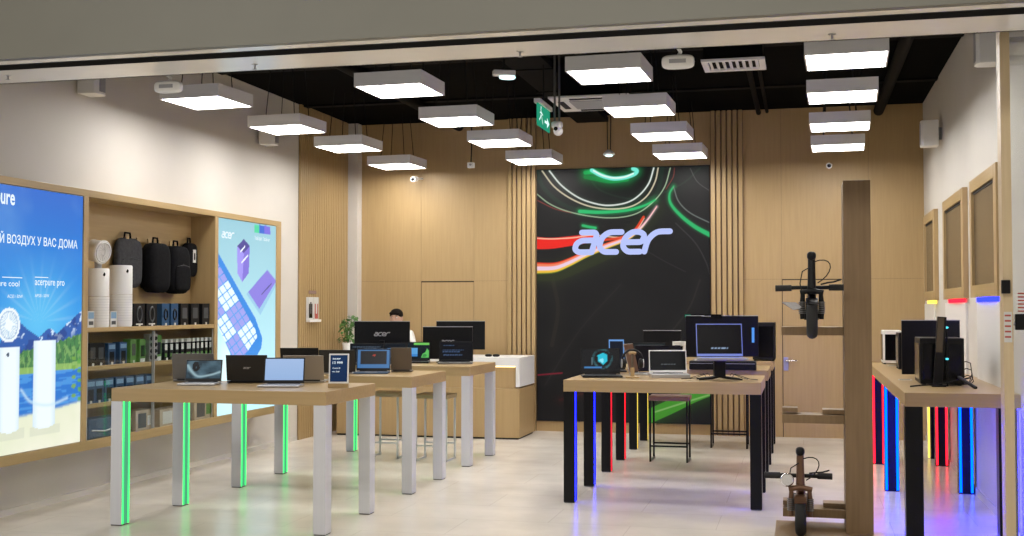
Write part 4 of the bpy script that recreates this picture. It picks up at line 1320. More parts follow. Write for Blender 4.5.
# laptop raised on a splayed stand
p = onT(719.5, 380)
t = thing('laptop_riser', 'black riser stand with splayed feet holding up a blue-edged laptop', 'stand', (p.x, p.y, TZ), R(14))
MB().box(-.045, .045, -.03, .03, .02, .155, 'black_plastic').build('column', t, .004)
for a in (25, 155, 205, 335):
    ca, sa = math.cos(R(a)), math.sin(R(a))
    MB().tube([(0, 0, .03), (.07 * ca, .07 * sa, .018), (.19 * ca, .15 * sa, .007)], [.014, .011, .006], 'black_plastic', 8).build('foot', t)
MB().box(-.20, .20, -.09, .06, .155, .165, 'grey_plastic').build('tray', t, .003)
zz = TZ + .165
make_laptop(p.x, p.y + .05, zz, .375, .22, 100, 'black_matte', 'silver', pic_textlines((165, 190, 225), ((.17, .22, .28, .7),), (4, 4, 7)), 'laptop with a glowing blue-white edge raised on the black riser stand', lh=.272, bez='blue_edge', keym='blue_edge')
# cables trailing from the riser
b = MB()
for dx, dy in ((-.30, -.03), (-.24, .06), (.30, -.02), (.22, .08)):
    b.tube([(p.x + dx * .35, p.y + dy * 1.5, TZ + .03), (p.x + dx * .4, p.y + dy, TZ + .05), (p.x + dx * .8, p.y + dy * 1.2, TZ + .012), (p.x + dx, p.y + dy * .6, TZ + .006)], .003, 'black_plastic', 5)
tag(b.build('cable_bundle'), 'thin black cables lying around the black riser stand', 'cable')
# long low black case behind the riser
pl, pr = onT(689, 370), onT(756, 371)
t = thing('low_console', 'long low black case lying behind the riser stand', 'computer', ((pl.x + pr.x) / 2, pl.y + .06, TZ), 0)
w_ = pr.x - pl.x
MB().box(-w_ / 2, w_ / 2, -.05, .09, .004, .085, 'black_plastic').build('case', t, .008)
MB().box(-w_ / 2 + .01, w_ / 2 - .01, -.0525, -.051, .06, .064, 'grey_plastic').build('trim_line', t)
# big curved gaming monitor on the middle black-legged table
Ym = 11.42
mon(685.5, 758.8, 316, 356.5, Y=Ym, label='large black gaming monitor behind the raised laptop, with a blue light bar', rz=6, curve=False, feet='plate')
pm = at(753.2, 335, Y=Ym - .045)
t = tag(MB().box(-.012, .012, -.006, .0, -.07, .07, 'bluelight').box(-.016, .016, -.001, .004, -.075, .075, 'black_plastic').build('light_bar', loc=(pm.x, pm.y - .03, pm.z)), 'narrow glowing blue bar at the right side of the large gaming monitor', 'light')
pm0, pm1 = at(684.5, 314.5, Y=Ym - .03), at(721.5, 318.5, Y=Ym - .03)
t = thing('name_plate', 'thin black strip with a small green mark along the top of the large gaming monitor', 'sign', ((pm0.x + pm1.x) / 2, Ym - .02, pm1.z + .005))
w_ = pm1.x - pm0.x
MB().box(-w_ / 2, w_ / 2, -.01, .01, 0, .035, 'black_gloss').build('strip', t)
b = MB(); b.box(-w_ / 2 + .005, -w_ / 2 + .06, -.012, -.0105, .006, .030, 'exit'); b.box(-w_ / 2 + .08, w_ / 2 - .1, -.012, -.0105, .014, .020, 'grey_plastic'); b.build('mark', t)
# laptops at the left of the middle / far black-legged tables
lap(657.5, 371.6, .41, .25, 100, 'black_matte', 'black_plastic', None, 'black laptop seen from behind the white-framed one', back=True, lh=.225, mark=False)
lap(616.8, 371.5, .155, .15, 100, 'black_matte', 'black_plastic', lambda U, V: (lambda A: (mixc(A, lin(20, 26, 40), (np.abs(U - .5) < .44) & (V < .93)), A)[1])(np.ones(U.shape + (3,)) * np.array(lin(110, 160, 225))), 'laptop with a bright blue-bordered screen behind the cyan-emblem laptop', lh=.285, mark=False)
make_laptop(at(634, 372, Y=10.17).x, 10.165, TZ, .20, .17, 103, 'silver', 'silver', None, 'copper-brown laptop standing edge-on behind the headphones', rz=75, lh=.255, mark=False, bez='copper')
lap(650, 363.5, .34, .22, 100, 'black_matte', 'black_plastic', pic_textlines((60, 66, 70), ((.1, .9, .1, .95),), (28, 32, 34)), 'grey-screened laptop on the farthest black-legged table', lh=.205, mark=False)
pl = at(679, 354, Y=11.62)
t = thing('white_box', 'small white box with a dark window between two black screens', 'box', (pl.x, 11.66, TZ), R(10))
MB().box(-.065, .065, -.04, .04, 0, .245, 'white_plastic').build('carton', t, .003)
MB().box(-.065, .03, -.042, -.0405, .13, .20, 'black_gloss').build('window', t)
def make_tower(x, y, z, w, d, h, body, label, rz=0, side=None, front='mesh', group='desktop computer towers'):
    t = thing('computer_tower', label, 'computer', (x, y, z), R(rz), group)
    MB().box(-w / 2, w / 2, -d / 2, d / 2, .012, h, body).build('case', t, .006)
    b = MB()
    for sx in (-1, 1):
        b.box(sx * w * .4 - .012, sx * w * .4 + .012, -d * .45, d * .45, 0, .012, 'rubber')
    b.build('feet', t)
    MB().box(-w / 2 + .02, w / 2 - .02, -d / 2 - .004, -d / 2 - .0005, .04, h - .04, 'black_gloss').build('front_panel', t, .002)
    if side:
        MB().box(-w / 2 - .004, -w / 2 - .0005, -d / 2 + .03, d / 2 - .03, .04, h - .04, side).build('side_window', t, .002)
    return t
pl = at(762.5, 341, Y=13.3)
make_tower(pl.x + .02, 13.3, TZ, .24, .40, .415, 'black_matte', 'black computer tower at the far end of the black-legged tables, left of the door', 0)
pl = at(672, 345, Y=13.1)
make_monitor(pl.x - .12, 13.2, TZ, .42, .26, .06, 'dark monitor at the back of the farthest black-legged table, before the LED wall', rz=4)

# ---- things on the wall counter
pa = onT(887, 366)
make_tower(.885, 12.78, TZ, .18, .32, .345, 'white_plastic', 'white computer tower, farthest on the wall counter', 0, 'black_gloss')
make_tower(.935, 11.75, TZ, .13, .34, .34, 'black_plastic', 'black computer tower with a dark glass side, next to the white tower', 0, 'black_gloss')
make_monitor(1.015, 10.2, TZ, .455, .44, .03, 'big black monitor seen from behind on the wall counter', rz=4)
b = MB()
t = make_tower(1.0, 9.46, TZ, .31, .42, .35, 'black_plastic', 'wide black computer box with cables at the near end of the wall counter', 0, 'black_gloss')
t2 = thing('tilted_display', 'tall narrow tilted display with a brown reflecting face, rising above the black computer box', 'screen', (at(938, 350, Y=9.13).x, 9.13, TZ), R(0), None)
MB().box(-.05, .05, -.05, .05, 0, .01, 'black_plastic').build('foot', t2, .002)
T = Matrix.Rotation(R(4), 4, 'Y')
MB().box(-.035, .028, 0, .05, .01, .51, 'black_plastic', T).build('body', t2, .004)
MB().box(-.033, .012, -.004, -.0005, .25, .505, 'mirror', T).build('face', t2)
t3 = thing('cyan_indicator_stalk', 'thin stalk with two small cyan lights beside the tilted display', 'lamp', (at(947, 350, Y=9.17).x, 9.17, TZ))
MB().tube([(0, 0, 0), (0, 0, .43)], .006, 'black_plastic', 6).build('stalk', t3)
for zc in (.20, .43):
    MB().blob((0, -.004, zc), (.012, .010, .008), 'cyan', 1, 1, 12).build('light', t3)
b = MB()
for k, (z1, y1) in enumerate(((.16, 9.78), (.11, 9.74), (.06, 9.70))):
    y1 -= .32
    b.tube([(1.165, y1, TZ + z1), (1.19, y1 - .01, TZ + z1 + .012), (1.22, y1 - .03, TZ + z1), (1.225, y1 - .06, TZ + z1 * .5), (1.20, y1 - .09, TZ + .012), (1.12 - k * .05, y1 - .16, TZ + .005)], .004, 'black_plastic', 6)
tag(b.build('cable_bundle'), 'black cables looping from the wide black computer box onto the wall counter', 'cable')
t = thing('stylus_stand', 'small dark angular stand lying before the black computer box', 'stand', (1.05, 8.98, TZ))
MB().tube([(-.30, 0, .008), (-.05, .06, .03), (.12, .10, .07)], .006, 'black_plastic', 6).build('arm', t)
MB().tube([(.04, .08, .075), (.14, -.06, .006)], .012, 'black_plastic', 6).build('foot', t)
for px, py, lab in ((905, 380, 'flat clear price card holder near the corner of the wall counter'), (893, 366, 'flat clear price card holder beside the black tower on the wall counter')):
    p = onT(px, py)
    t = thing('price_card', lab, 'card', (p.x, p.y, TZ), 0, 'price cards on the wall counter')
    MB().box(-.05, .05, -.05, .05, 0, .004, 'boxwhite').build('card', t)
    MB().box(-.04, .04, -.02, .03, .0042, .005, 'boxprint').build('print', t)
# mouse things on the reception desk
for px in (489, 497):
    p = at(px, 356.6, Z=RZ)
    t = thing('computer_mouse', 'small black mouse on the reception desk, %s' % ('left of two' if px < 493 else 'right of two'), 'mouse', (p.x, 13.78, RZ), 0, 'mice on the reception desk')
    MB().blob((0, 0, .016), (.045, .03, .018), 'black_plastic', .8, .8, 14).build('shell', t)
    MB().tube([(0, 0, .034), (.006, 0, .035)], .004, 'grey_plastic', 6).build('wheel', t)

# ================================================================== OAK STAND WITH TWO FOLDED E-SCOOTERS
KY = 7.95
kx0, kx1 = at(844, 300, Y=KY).x, at(871.5, 300, Y=KY).x
kzt = at(856, 180, Y=KY).z
bx0 = at(781.5, 330, Y=KY + .10).x
t = thing('scooter_stand', 'tall narrow oak post on a low base with shelf arms holding two folded scooters', 'stand', (kx0, KY, 0))
MB().box(0, kx1 - kx0, 0, .34, 0, kzt, 'wood_dark').build('post', t, .002)
px0 = -0.185 - kx0
MB().box(px0, kx1 - kx0, -.55, .38, 0.001, .10, 'wood_dark').build('base', t, .003)
for za, zb, st in ((327, 331, 0), (415, 419.5, 1), (509, 516, 1)):
    z1 = at(810, za, Y=KY + .10).z
    z0 = z1 - .055
    b = MB()
    b.box(bx0 - kx0, -.001, .10, .30, z0, z1, 'wood_dark')
    if st:
        b.box(bx0 - kx0, bx0 - kx0 + .10, .16, .30, z1 + .012, z1 + .040, 'wood_dark')
        b.box(bx0 - kx0 + .26, -.001, .16, .30, z1 + .004, z1 + .032, 'wood_dark')
    b.build('shelf_arm', t)

def scooter(x, y, z, frame_m, label, lamp_side, s=1.0, hbz=.36):
    t = thing('folding_scooter', label, 'scooter', (x, y, z), 0, 'folded scooters on the oak stand')
    t.scale = (s, s, s)
    r = .095
    T = Matrix.Translation((0, 0, r + .030)) @ Matrix.Rotation(R(90), 4, 'Y')
    b = MB(); b.torus(r, .036, 'rubber', 32, 12, T); w = b.build('front_tyre', t)
    b = MB(); b.lathe([(.020, -.030), (.060, -.020), (.062, .020), (.020, .030)], 'silver', 20, T)
    for k in range(6):
        b.tube([(0, 0, 0), (.068 * math.cos(k * R(60)), .068 * math.sin(k * R(60)), 0)], .008, 'silver', 6, T=T)
    b.build('rim', w)
    f = MB()
    for sx in (-1, 1):
        f.tube([(sx * .060, 0, r + .03), (sx * .062, 0, .20), (sx * .058, 0, .30)], [.016, .020, .014], frame_m, 10)
    f.tube([(-.075, 0, .30), (0, 0, .315), (.075, 0, .30)], .018, frame_m, 10)
    fk = f.build('fork', t)
    for sx in (-1, 1):
        b = MB()
        for k in range(7):
            b.torus(.021, .004, 'grey_lid', 14, 5, Matrix.Translation((sx * .062, 0, .165 + k * .012)))
        b.build('spring', fk)
    b = MB()
    T2 = Matrix.Translation((0, 0, r + .030)) @ Matrix.Rotation(R(90), 4, 'Y')
    n = 12
    vs = []
    for i in range(n + 1):
        a = R(100) + R(110) * i / n
        for sx in (-.040, .040):
            for rr in (.135, .141):
                vs.append((sx, .0 - rr * math.cos(a + R(0)) * -1 if False else rr * math.cos(a - R(55)) * -1, r + .03 + rr * math.sin(a - R(55))))
    fs = []
    for i in range(n):
        o = i * 4
        fs += [(o, o + 4, o + 6, o + 2), (o + 1, o + 3, o + 7, o + 5), (o, o + 1, o + 5, o + 4), (o + 2, o + 6, o + 7, o + 3)]
    fs += [(0, 2, 3, 1), (n * 4, n * 4 + 1, n * 4 + 3, n * 4 + 2)]
    b.add(vs, fs, frame_m)
    b.build('front_fender', t)
    b = MB(); b.tube([(0, .02, .29), (0, .03, .38), (0, .05, .53)], [.030, .027, .024], frame_m, 14); b.blob((0, .04, .545), (.030, .035, .030), 'black_plastic', .8, .8, 14)
    b.build('head_tube', t)
    b = MB(); b.tube([(-.23, .05, hbz - .007), (-.10, .04, hbz), (.10, .04, hbz), (.20, .05, hbz)], .0135, 'black_plastic', 10)
    hb = b.build('handlebar', t)
    for x0, x1 in ((-.235, -.13), (.11, .205)):
        b = MB(); b.tube([(x0, .05, hbz - .005 if x0 < 0 else hbz), (x1, .045, hbz - .003 if x0 < 0 else hbz)], .021, 'rubber', 12); b.build('grip', hb)
    b = MB(); b.tube([(.06, .02, hbz + .02), (.10, -.015, hbz + .03), (.14, -.025, hbz + .035), (.185, -.03, hbz + .05)], .006, 'black_plastic', 6); b.build('brake_lever', hb)
    b = MB(); b.tube([(.02 + .10 * math.sin(q_ * .33), -.02, .43 + .085 * math.cos(q_ * .33 - .5)) for q_ in range(10)], .004, 'black_plastic', 6); b.build('brake_cable', t)
    b = MB(); b.tube([(-.01, .02, .47), (-.06, -.02, .44), (-.075, 0, .36), (-.06, .02, .28)], .004, 'black_plastic', 6); b.build('wire', t)
    if lamp_side:
        T3 = Matrix.Translation((-.085, -.02, .365)) @ Matrix.Rotation(R(90), 4, 'X')
        b = MB(); b.lathe([(.010, -.04), (.040, -.01), (.045, .02), (.036, .026)], 'chrome', 20, T3); b.build('headlight', t)
    else:
        b = MB(); b.add([(-.19, -.03, .24), (-.10, -.05, .235), (-.06, -.02, .20), (-.12, -.02, .19), (-.19, .0, .232), (-.10, .0, .228), (-.06, .0, .195), (-.12, 0, .185)], [(0, 1, 2, 3), (4, 7, 6, 5), (0, 4, 5, 1), (1, 5, 6, 2), (2, 6, 7, 3), (3, 7, 4, 0)], 'silver'); b.build('side_stand', t)
    b = MB(); b.box(-.065, .065, .16, .60, .130, .185, frame_m); dk = b.build('deck', t, .008)
    MB().box(-.055, .055, .18, .58, .186, .189, 'rubber').build('grip_tape', dk)
    b = MB(); b.tube([(0, .05, .30), (0, .14, .22), (0, .20, .16)], .028, frame_m, 12); b.build('folding_joint', t)
    T4 = Matrix.Translation((0, .70, r + .030)) @ Matrix.Rotation(R(90), 4, 'Y')
    b = MB(); b.torus(r, .034, 'rubber', 28, 10, T4); b.build('rear_tyre', t)
    b = MB(); b.box(-.05, .05, .58, .70, .115, .135, frame_m); b.build('rear_fork', t)
    return t
sx1 = at(812, 320, Y=7.80).x
z1 = at(812, 338.5, Y=7.80).z
scooter(sx1, 7.80, z1 + .002, 'black_plastic', 'black folded scooter seen from the front, upper of the two on the oak post', False, .97, .335)
sx2 = at(800.5, 500, Y=7.80).x
scooter(sx2, 7.80, .102 - .0, 'copper', 'copper-brown folded scooter with a round chrome headlight, on the base of the oak post', True, .97, .385)

# ================================================================== PERSON BEHIND THE DESK
pp = at(397, 320, Y=14.42)
t = thing('person', 'dark-haired person in a white shirt seated with lowered head behind the reception desk', 'person', (pp.x, 14.42, 0), 0)
ztop = at(397, 309, Y=14.40).z
hz = ztop
P_ = {'pelvis': (0, .04, hz - .86), 'belly': (0, .04, hz - .70), 'chest': (0, .03, hz - .45), 'neckb': (0, .01, hz - .27), 'neckt': (0, -.02, hz - .20),
      'shL': (-.17, .04, hz - .33), 'shR': (.17, .04, hz - .33), 'elL': (-.23, -.02, hz - .55), 'elR': (.23, -.02, hz - .55),
      'wrL': (-.11, -.20, hz - .50), 'wrR': (.11, -.20, hz - .50), 'hpL': (-.10, .02, hz - .90), 'hpR': (.10, .02, hz - .90), 'knL': (-.12, .0, hz - 1.12), 'knR': (.12, .0, hz - 1.12),
      'anL': (-.11, .02, .09), 'anR': (.11, .02, .09), 'toL': (-.12, -.12, .04), 'toR': (.12, -.12, .04)}
def skinmesh(name, spec, edges, mat_, parent):
    keys = [k for k, r in spec]
    me = bpy.data.meshes.new(name)
    me.from_pydata([P_[k] for k in keys], [(keys.index(a), keys.index(b_)) for a, b_ in edges], [])
    me.materials.append(M[mat_])
    o = bpy.data.objects.new(name, me)
    C.objects.link(o)
    o.parent = parent
    m = o.modifiers.new('skin', 'SKIN')
    m.use_smooth_shade = True
    for i, (k, r) in enumerate(spec):
        d = me.skin_vertices[0].data[i]
        d.radius = (r, r)
        d.use_root = (i == 0)
    s = o.modifiers.new('sub', 'SUBSURF')
    s.levels = s.render_levels = 2
    return o
arm = lambda s: [('sh' + s, .058), ('el' + s, .044), ('wr' + s, .028)]
def hand_pts(s):
    sg = -1 if s == 'L' else 1
    w = Vector(P_['wr' + s])
    spec, ed = [], []
    P_['pm' + s] = tuple(w + Vector((-sg * .02, -.05, -.01)))
    spec.append(('pm' + s, .026)); ed.append(('wr' + s, 'pm' + s))
    for i, L in enumerate((.055, .065, .060, .045)):
        a = 'f%d%s' % (i, s)
        P_[a + 'a'] = tuple(w + Vector((-sg * .045 + sg * i * .020, -.085, -.008)))
        P_[a + 'b'] = tuple(w + Vector((-sg * .047 + sg * i * .021, -.085 - L * .6, -.018)))
        P_[a + 'c'] = tuple(w + Vector((-sg * .047 + sg * i * .021, -.085 - L, -.034)))
        spec += [(a + 'a', .010), (a + 'b', .009), (a + 'c', .007)]
        ed += [('pm' + s, a + 'a'), (a + 'a', a + 'b'), (a + 'b', a + 'c')]
    P_['t1' + s] = tuple(w + Vector((-sg * .055, -.045, -.012)))
    P_['t2' + s] = tuple(w + Vector((-sg * .075, -.075, -.022)))
    spec += [('t1' + s, .011), ('t2' + s, .008)]
    ed += [('pm' + s, 't1' + s), ('t1' + s, 't2' + s)]
    return spec, ed
spec = [('pelvis', .13), ('belly', .12), ('chest', .14), ('neckb', .06), ('neckt', .052)] + arm('L') + arm('R') + \
       [('hpL', .085), ('knL', .06), ('anL', .04), ('toL', .035), ('hpR', .085), ('knR', .06), ('anR', .04), ('toR', .035)]
edges = [('pelvis', 'belly'), ('belly', 'chest'), ('chest', 'neckb'), ('neckb', 'neckt'), ('chest', 'shL'), ('chest', 'shR'), ('shL', 'elL'), ('elL', 'wrL'), ('shR', 'elR'), ('elR', 'wrR'),
         ('pelvis', 'hpL'), ('hpL', 'knL'), ('knL', 'anL'), ('anL', 'toL'), ('pelvis', 'hpR'), ('hpR', 'knR'), ('knR', 'anR'), ('anR', 'toR')]
for s_ in 'LR':
    a_, b_ = hand_pts(s_)
    spec += a_
    edges += b_
o = skinmesh('body_skin', spec, edges, 'skin', None)
dg = bpy.context.evaluated_depsgraph_get(); dg.update()
me = bpy.data.meshes.new_from_object(o.evaluated_get(dg))
b = MB()
b.add([tuple(v.co) for v in me.vertices], [tuple(p.vertices) for p in me.polygons], 'skin', True)
bpy.data.objects.remove(o)
hc = (0, -.03, hz - .115)
b.blob(hc, (.076, .095, .112), 'skin', .95, .95, 24)
b.blob((0, hc[1] - .055, hc[2] - .055), (.052, .045, .050), 'skin', 1, 1, 16)
b.blob((0, hc[1] - .098, hc[2] - .02), (.012, .020, .022), 'skin', 1, 1, 10)
for sg in (-1, 1):
    b.blob((sg * .078, hc[1] + .005, hc[2] - .005), (.010, .020, .030), 'skin', 1, 1, 10)
    b.blob((sg * .030, hc[1] - .084, hc[2] + .005), (.013, .008, .008), 'white_plastic', 1, 1, 10)
    b.blob((sg * .030, hc[1] - .091, hc[2] + .004), (.006, .004, .006), 'hair', 1, 1, 8)
    b.blob((sg * .031, hc[1] - .088, hc[2] + .026), (.019, .008, .005), 'hair', 1, 1, 8)
b.blob((0, hc[1] - .092, hc[2] - .058), (.024, .006, .006), 'redpad', 1, 1, 10)
b.build('body', t)
b = MB(); b.blob((0, hc[1] + .010, hc[2] + .042), (.084, .100, .080), 'hair', .95, .95, 24)
for k in range(9):
    b.blob((-.06 + .015 * k, hc[1] - .075 + .004 * abs(k - 4), hc[2] + .060), (.014, .022, .016), 'hair', 1, 1, 8)
b.build('hair', t)
sh = skinmesh('shirt', [('pelvis', .145), ('belly', .135), ('chest', .158), ('neckb', .070), ('shL', .074), ('elL', .058), ('wrL', .040), ('shR', .074), ('elR', .058), ('wrR', .040)],
              [('pelvis', 'belly'), ('belly', 'chest'), ('chest', 'neckb'), ('chest', 'shL'), ('shL', 'elL'), ('elL', 'wrL'), ('chest', 'shR'), ('shR', 'elR'), ('elR', 'wrR')], 'shirt', t)
skinmesh('trousers', [('pelvis', .150), ('hpL', .10), ('knL', .075), ('anL', .055), ('hpR', .10), ('knR', .075), ('anR', .055)],
         [('pelvis', 'hpL'), ('hpL', 'knL'), ('knL', 'anL'), ('pelvis', 'hpR'), ('hpR', 'knR'), ('knR', 'anR')], 'trousers', t)
# ================================================================== PLANT ON THE DESK
p = at(348, 345, Y=13.82)
t = thing('potted_plant', 'green leafy potted plant at the left end of the reception desk', 'plant', (p.x, 13.82, RZ))
MB().lathe([(.055, 0), (.075, .15), (.070, .155), (.066, .14)], 'white_plastic', 20).build('pot', t)
MB().lathe([(.066, .138), (.001, .142)], 'soil', 16).build('soil', t)
b = MB(); lf = MB()
rr = random.Random(3)
for k in range(15):
    a = rr.uniform(0, 2 * math.pi)
    L = rr.uniform(.03, .16)
    tip = Vector((L * math.cos(a), L * math.sin(a) * .7, rr.uniform(.22, .50)))
    b.tube([(0, 0, .13), (tip.x * .4, tip.y * .4, tip.z * .6), tuple(tip)], .004, 'leaf', 5)
    for q in range(7):
        aa = a + rr.uniform(-2.6, 2.6)
        d = Vector((math.cos(aa), math.sin(aa), rr.uniform(-.6, .35))).normalized()
        s_ = d.cross(Vector((0, 0, 1))).normalized() * rr.uniform(.014, .024)
        l_ = rr.uniform(.055, .09)
        dn = Vector((0, 0, -.012))
        o_ = tip - Vector((0, 0, rr.uniform(0, .08)))
        lf.add([o_, o_ + d * l_ * .35 + s_, o_ + d * l_ * .75 + s_ * .8 + dn, o_ + d * l_ + dn * 2, o_ + d * l_ * .75 - s_ * .8 + dn, o_ + d * l_ * .35 - s_, o_ + d * l_ * .5 + Vector((0, 0, .006))],
               [(0, 1, 6), (1, 2, 6), (2, 3, 6), (3, 4, 6), (4, 5, 6), (5, 0, 6)], 'leaf')
b.build('stems', t)
lf.build('foliage', t)
# ================================================================== WALL AND CEILING FITTINGS
p = at(313, 322, X=XL + .05)
t = thing('brochure_holder', 'clear holder with two brochures on the slatted oak panel', 'holder', (XL + .034, p.y, p.z))
MB().box(0, .05, -.17, .17, 0, .03, 'white_plastic').box(0, .006, -.17, .17, .03, .30, 'white_plastic').build('holder_back', t)
MB().box(0, .006, -.10, .12, .34, .38, 'redpad').build('header', t)
for k, (y0, y1, m_) in enumerate(((-.15, -.01, 'boxprint'), (.02, .16, 'boxwhite'))):
    br_ = MB().box(.012, .02, y0, y1, .03, .30, 'boxwhite').build('brochure', t)
    MB().box(.0203, .021, y0 + .02, y1 - .02, .05 if k == 0 else .04, .22, 'black_gloss' if k == 0 else 'sticker').box(.0212, .022, y0 + .05, y1 - .05, .10, .24, m_).build('print', br_)
def speaker(pos, sx, label, w=.19, h=.27, d=.17):
    t = thing('wall_speaker', label, 'speaker', pos, 0, 'white wall speakers')
    b = MB()
    x0, x1 = .035, .035 + d
    b.prism([(sx * x0, -w / 2), (sx * x1 * .9, -w * .42), (sx * x1, -w * .25), (sx * x1, w * .25), (sx * x1 * .9, w * .42), (sx * x0, w / 2)] if sx > 0 else
            [(sx * x0, w / 2), (sx * x1 * .9, w * .42), (sx * x1, w * .25), (sx * x1, -w * .25), (sx * x1 * .9, -w * .42), (sx * x0, -w / 2)], 'z', -h / 2, h / 2, 'white_plastic')
    b.build('cabinet', t, .006)
    MB().box(sx * (x1 + .001), sx * (x1 + .004), -w * .22, w * .22, -h * .42, h * .42, 'grey_plastic').build('grille', t)
    MB().box(sx * .001, sx * .036, -.03, .03, -.06, .06, 'grey_plastic').build('bracket', t)
    return t
p = at(268, 133, X=XL + .1); speaker((XL, p.y, p.z), 1, 'white wall speaker on the poster-side wall, behind the second pendant panel')
p = at(91, 79, X=XL + .1); speaker((XL, p.y, p.z), 1, 'white wall speaker near the left corner, half hidden by the soffit')
p = at(929, 134, X=XR - .12); speaker((XR, p.y, p.z), -1, 'white wall speaker on the mirror-side wall, beside the oak back wall')
p = at(989, 44, X=XR - .10); speaker((XR, p.y, p.z), -1, 'white wall speaker nearest the entrance on the mirror-side wall', .20, .30, .16)
def detector(px, py, label):
    p = at(px, py, Y=7.06)
    t = thing('presence_detector', label, 'sensor', (p.x, 7.06, p.z), 0, 'white detectors under the shopfront soffit')
    MB().blob((0, 0, 0), (.098, .035, .042), 'white_plastic', .55, .5, 24).build('shell', t)
    MB().box(-.05, .05, -.037, -.033, -.012, .012, 'grey_plastic').build('lens', t)
    MB().tube([(0, 0, .03), (.015, 0, .06), (0, -.03, ZS + .02 - p.z)], .012, 'white_plastic', 8).build('mount', t)
detector(168.5, 87, 'white rounded detector hanging from the soffit before the leftmost light panel')
detector(678, 62, 'white rounded detector hanging from the soffit beside the ceiling vent')
for i, (px, py) in enumerate(((8, 76.5), (255, 66), (520, 53), (832, 35.5))):
    p = at(px, py, Z=ZS - .008)
    t = thing('sprinkler_head', 'small metal sprinkler head in the soffit, %s' % ('leftmost of four', 'second from the left', 'third from the left', 'rightmost of four')[i], 'sprinkler', (p.x, p.y, ZS), 0, 'sprinkler heads in the soffit')
    MB().lathe([(.022, -.003), (.020, 0)], 'silver', 14).build('flange', t)
    MB().tube([(0, 0, 0), (0, 0, -.03)], .006, 'grey_plastic', 8).lathe([(.016, -.032), (.016, -.029)], 'grey_plastic', 12).build('deflector', t)
# ceiling vent and air-conditioning cassette
q = [at(700.7, 61.9, Z=3.60), at(764.6, 58.2, Z=3.60), at(706.7, 72.6, Z=3.60)]
vx0, vx1, vy0, vy1 = q[0].x, q[1].x, q[0].y, q[2].y
t = thing('ceiling_vent', 'white square ceiling vent with slanted louvres', 'vent', ((vx0 + vx1) / 2, (vy0 + vy1) / 2, 3.60))
hx, hy = (vx1 - vx0) / 2, (vy1 - vy0) / 2
MB().box(-hx, hx, -hy, -hy + .05, 0, .02, 'white_plastic').box(-hx, hx, hy - .05, hy, 0, .02, 'white_plastic').box(-hx, -hx + .05, -hy + .05, hy - .05, 0, .02, 'white_plastic').box(hx - .05, hx, -hy + .05, hy - .05, 0, .02, 'white_plastic').build('frame', t)
for k in range(8):
    xx = -hx + .07 + (2 * hx - .14) * k / 7
    T = Matrix.Translation((xx, 0, .012)) @ Matrix.Rotation(R(35), 4, 'Y')
    MB().box(-.02, .02, -hy + .05, hy - .05, -.001, .001, 'white_plastic', T).build('louvre', t)
MB().box(-hx + .02, hx - .02, -hy + .02, hy - .02, .021, ZC - 3.60, 'duct').build('duct_box', t)
q = [at(547.7, 99.5, Z=3.60), at(566, 112.8, Z=3.60)]
cx0, cy0, cy1 = q[0].x, q[0].y, q[1].y
cx1 = cx0 + .80
t = thing('air_conditioner', 'white ceiling air-conditioning cassette behind the exit sign', 'air conditioner', ((cx0 + cx1) / 2, (cy0 + cy1) / 2, 3.60))
hx, hy = (cx1 - cx0) / 2, (cy1 - cy0) / 2
MB().box(-hx, hx, -hy, hy, .008, .03, 'white_plastic').build('panel', t, .004)
MB().box(-hx * .55, hx * .55, -hy * .55, hy * .55, 0, .007, 'grey_plastic').build('intake_grille', t)
for sx, sy in ((-1, 0), (1, 0), (0, -1), (0, 1)):
    MB().box(-.03 if sx else -hx * .5, .03 if sx else hx * .5, -hy * .5 if sx else -.03, hy * .5 if sx else .03, .002, .0075, 'black_matte', Matrix.Translation((sx * hx * .78, sy * hy * .78, 0))).build('outlet', t)
MB().box(-hx * .8, hx * .8, -hy * .8, hy * .8, .031, ZC - 3.60, 'duct').build('body', t)
# exit sign
pa = at(537, 98, Z=3.52)
pb = at(549.5, 108, X=pa.x)
L = pb.y - pa.y
t = thing('exit_sign', 'hanging green exit sign with a running figure', 'sign', (pa.x, pa.y, 3.30))
MB().box(-.03, .03, 0, L, .18, .22, 'white_plastic').build('housing', t)
MB().box(-.006, .006, .01, L - .01, -.03, .18, 'exit').build('sign_face', t)
b = MB()
for s in (-1, 1):
    T = frame((s * .0065, .02 if s > 0 else L - .02, -.02), (0, s, 0), (0, 0, 1))
    w_ = (L - .04)
    b.add([(x * w_, y * .19, .001) for x, y in ((.55, .42), (.75, .42), (.75, .62), (.95, .35), (.75, .08), (.75, .28), (.55, .28))], [(0, 6, 5, 1), (1, 2, 3), (1, 3, 5), (5, 3, 4)], 'exit_w', T=T)
    stroke(b, [(.10 * w_, .05), (.20 * w_, .08), (.26 * w_, .12), (.22 * w_, .155)], .018, 'exit_w', T, z=.001)
    stroke(b, [(.26 * w_, .10), (.34 * w_, .06), (.38 * w_, .03)], .014, 'exit_w', T, z=.0013)
    stroke(b, [(.14 * w_, .12), (.26 * w_, .13), (.38 * w_, .11)], .012, 'exit_w', T, z=.0016)
    b.add([(.24 * w_ + .013 * math.cos(k), .175 + .013 * math.sin(k), .001) for k in [i * math.pi / 5 for i in range(10)]], [tuple(range(10))], 'exit_w', T=T)
b.build('pictogram', t)
MB().tube([(0, L / 2, .22), (0, L / 2, ZC - 3.30)], .008, 'black_matte', 6).build('hanger', t)
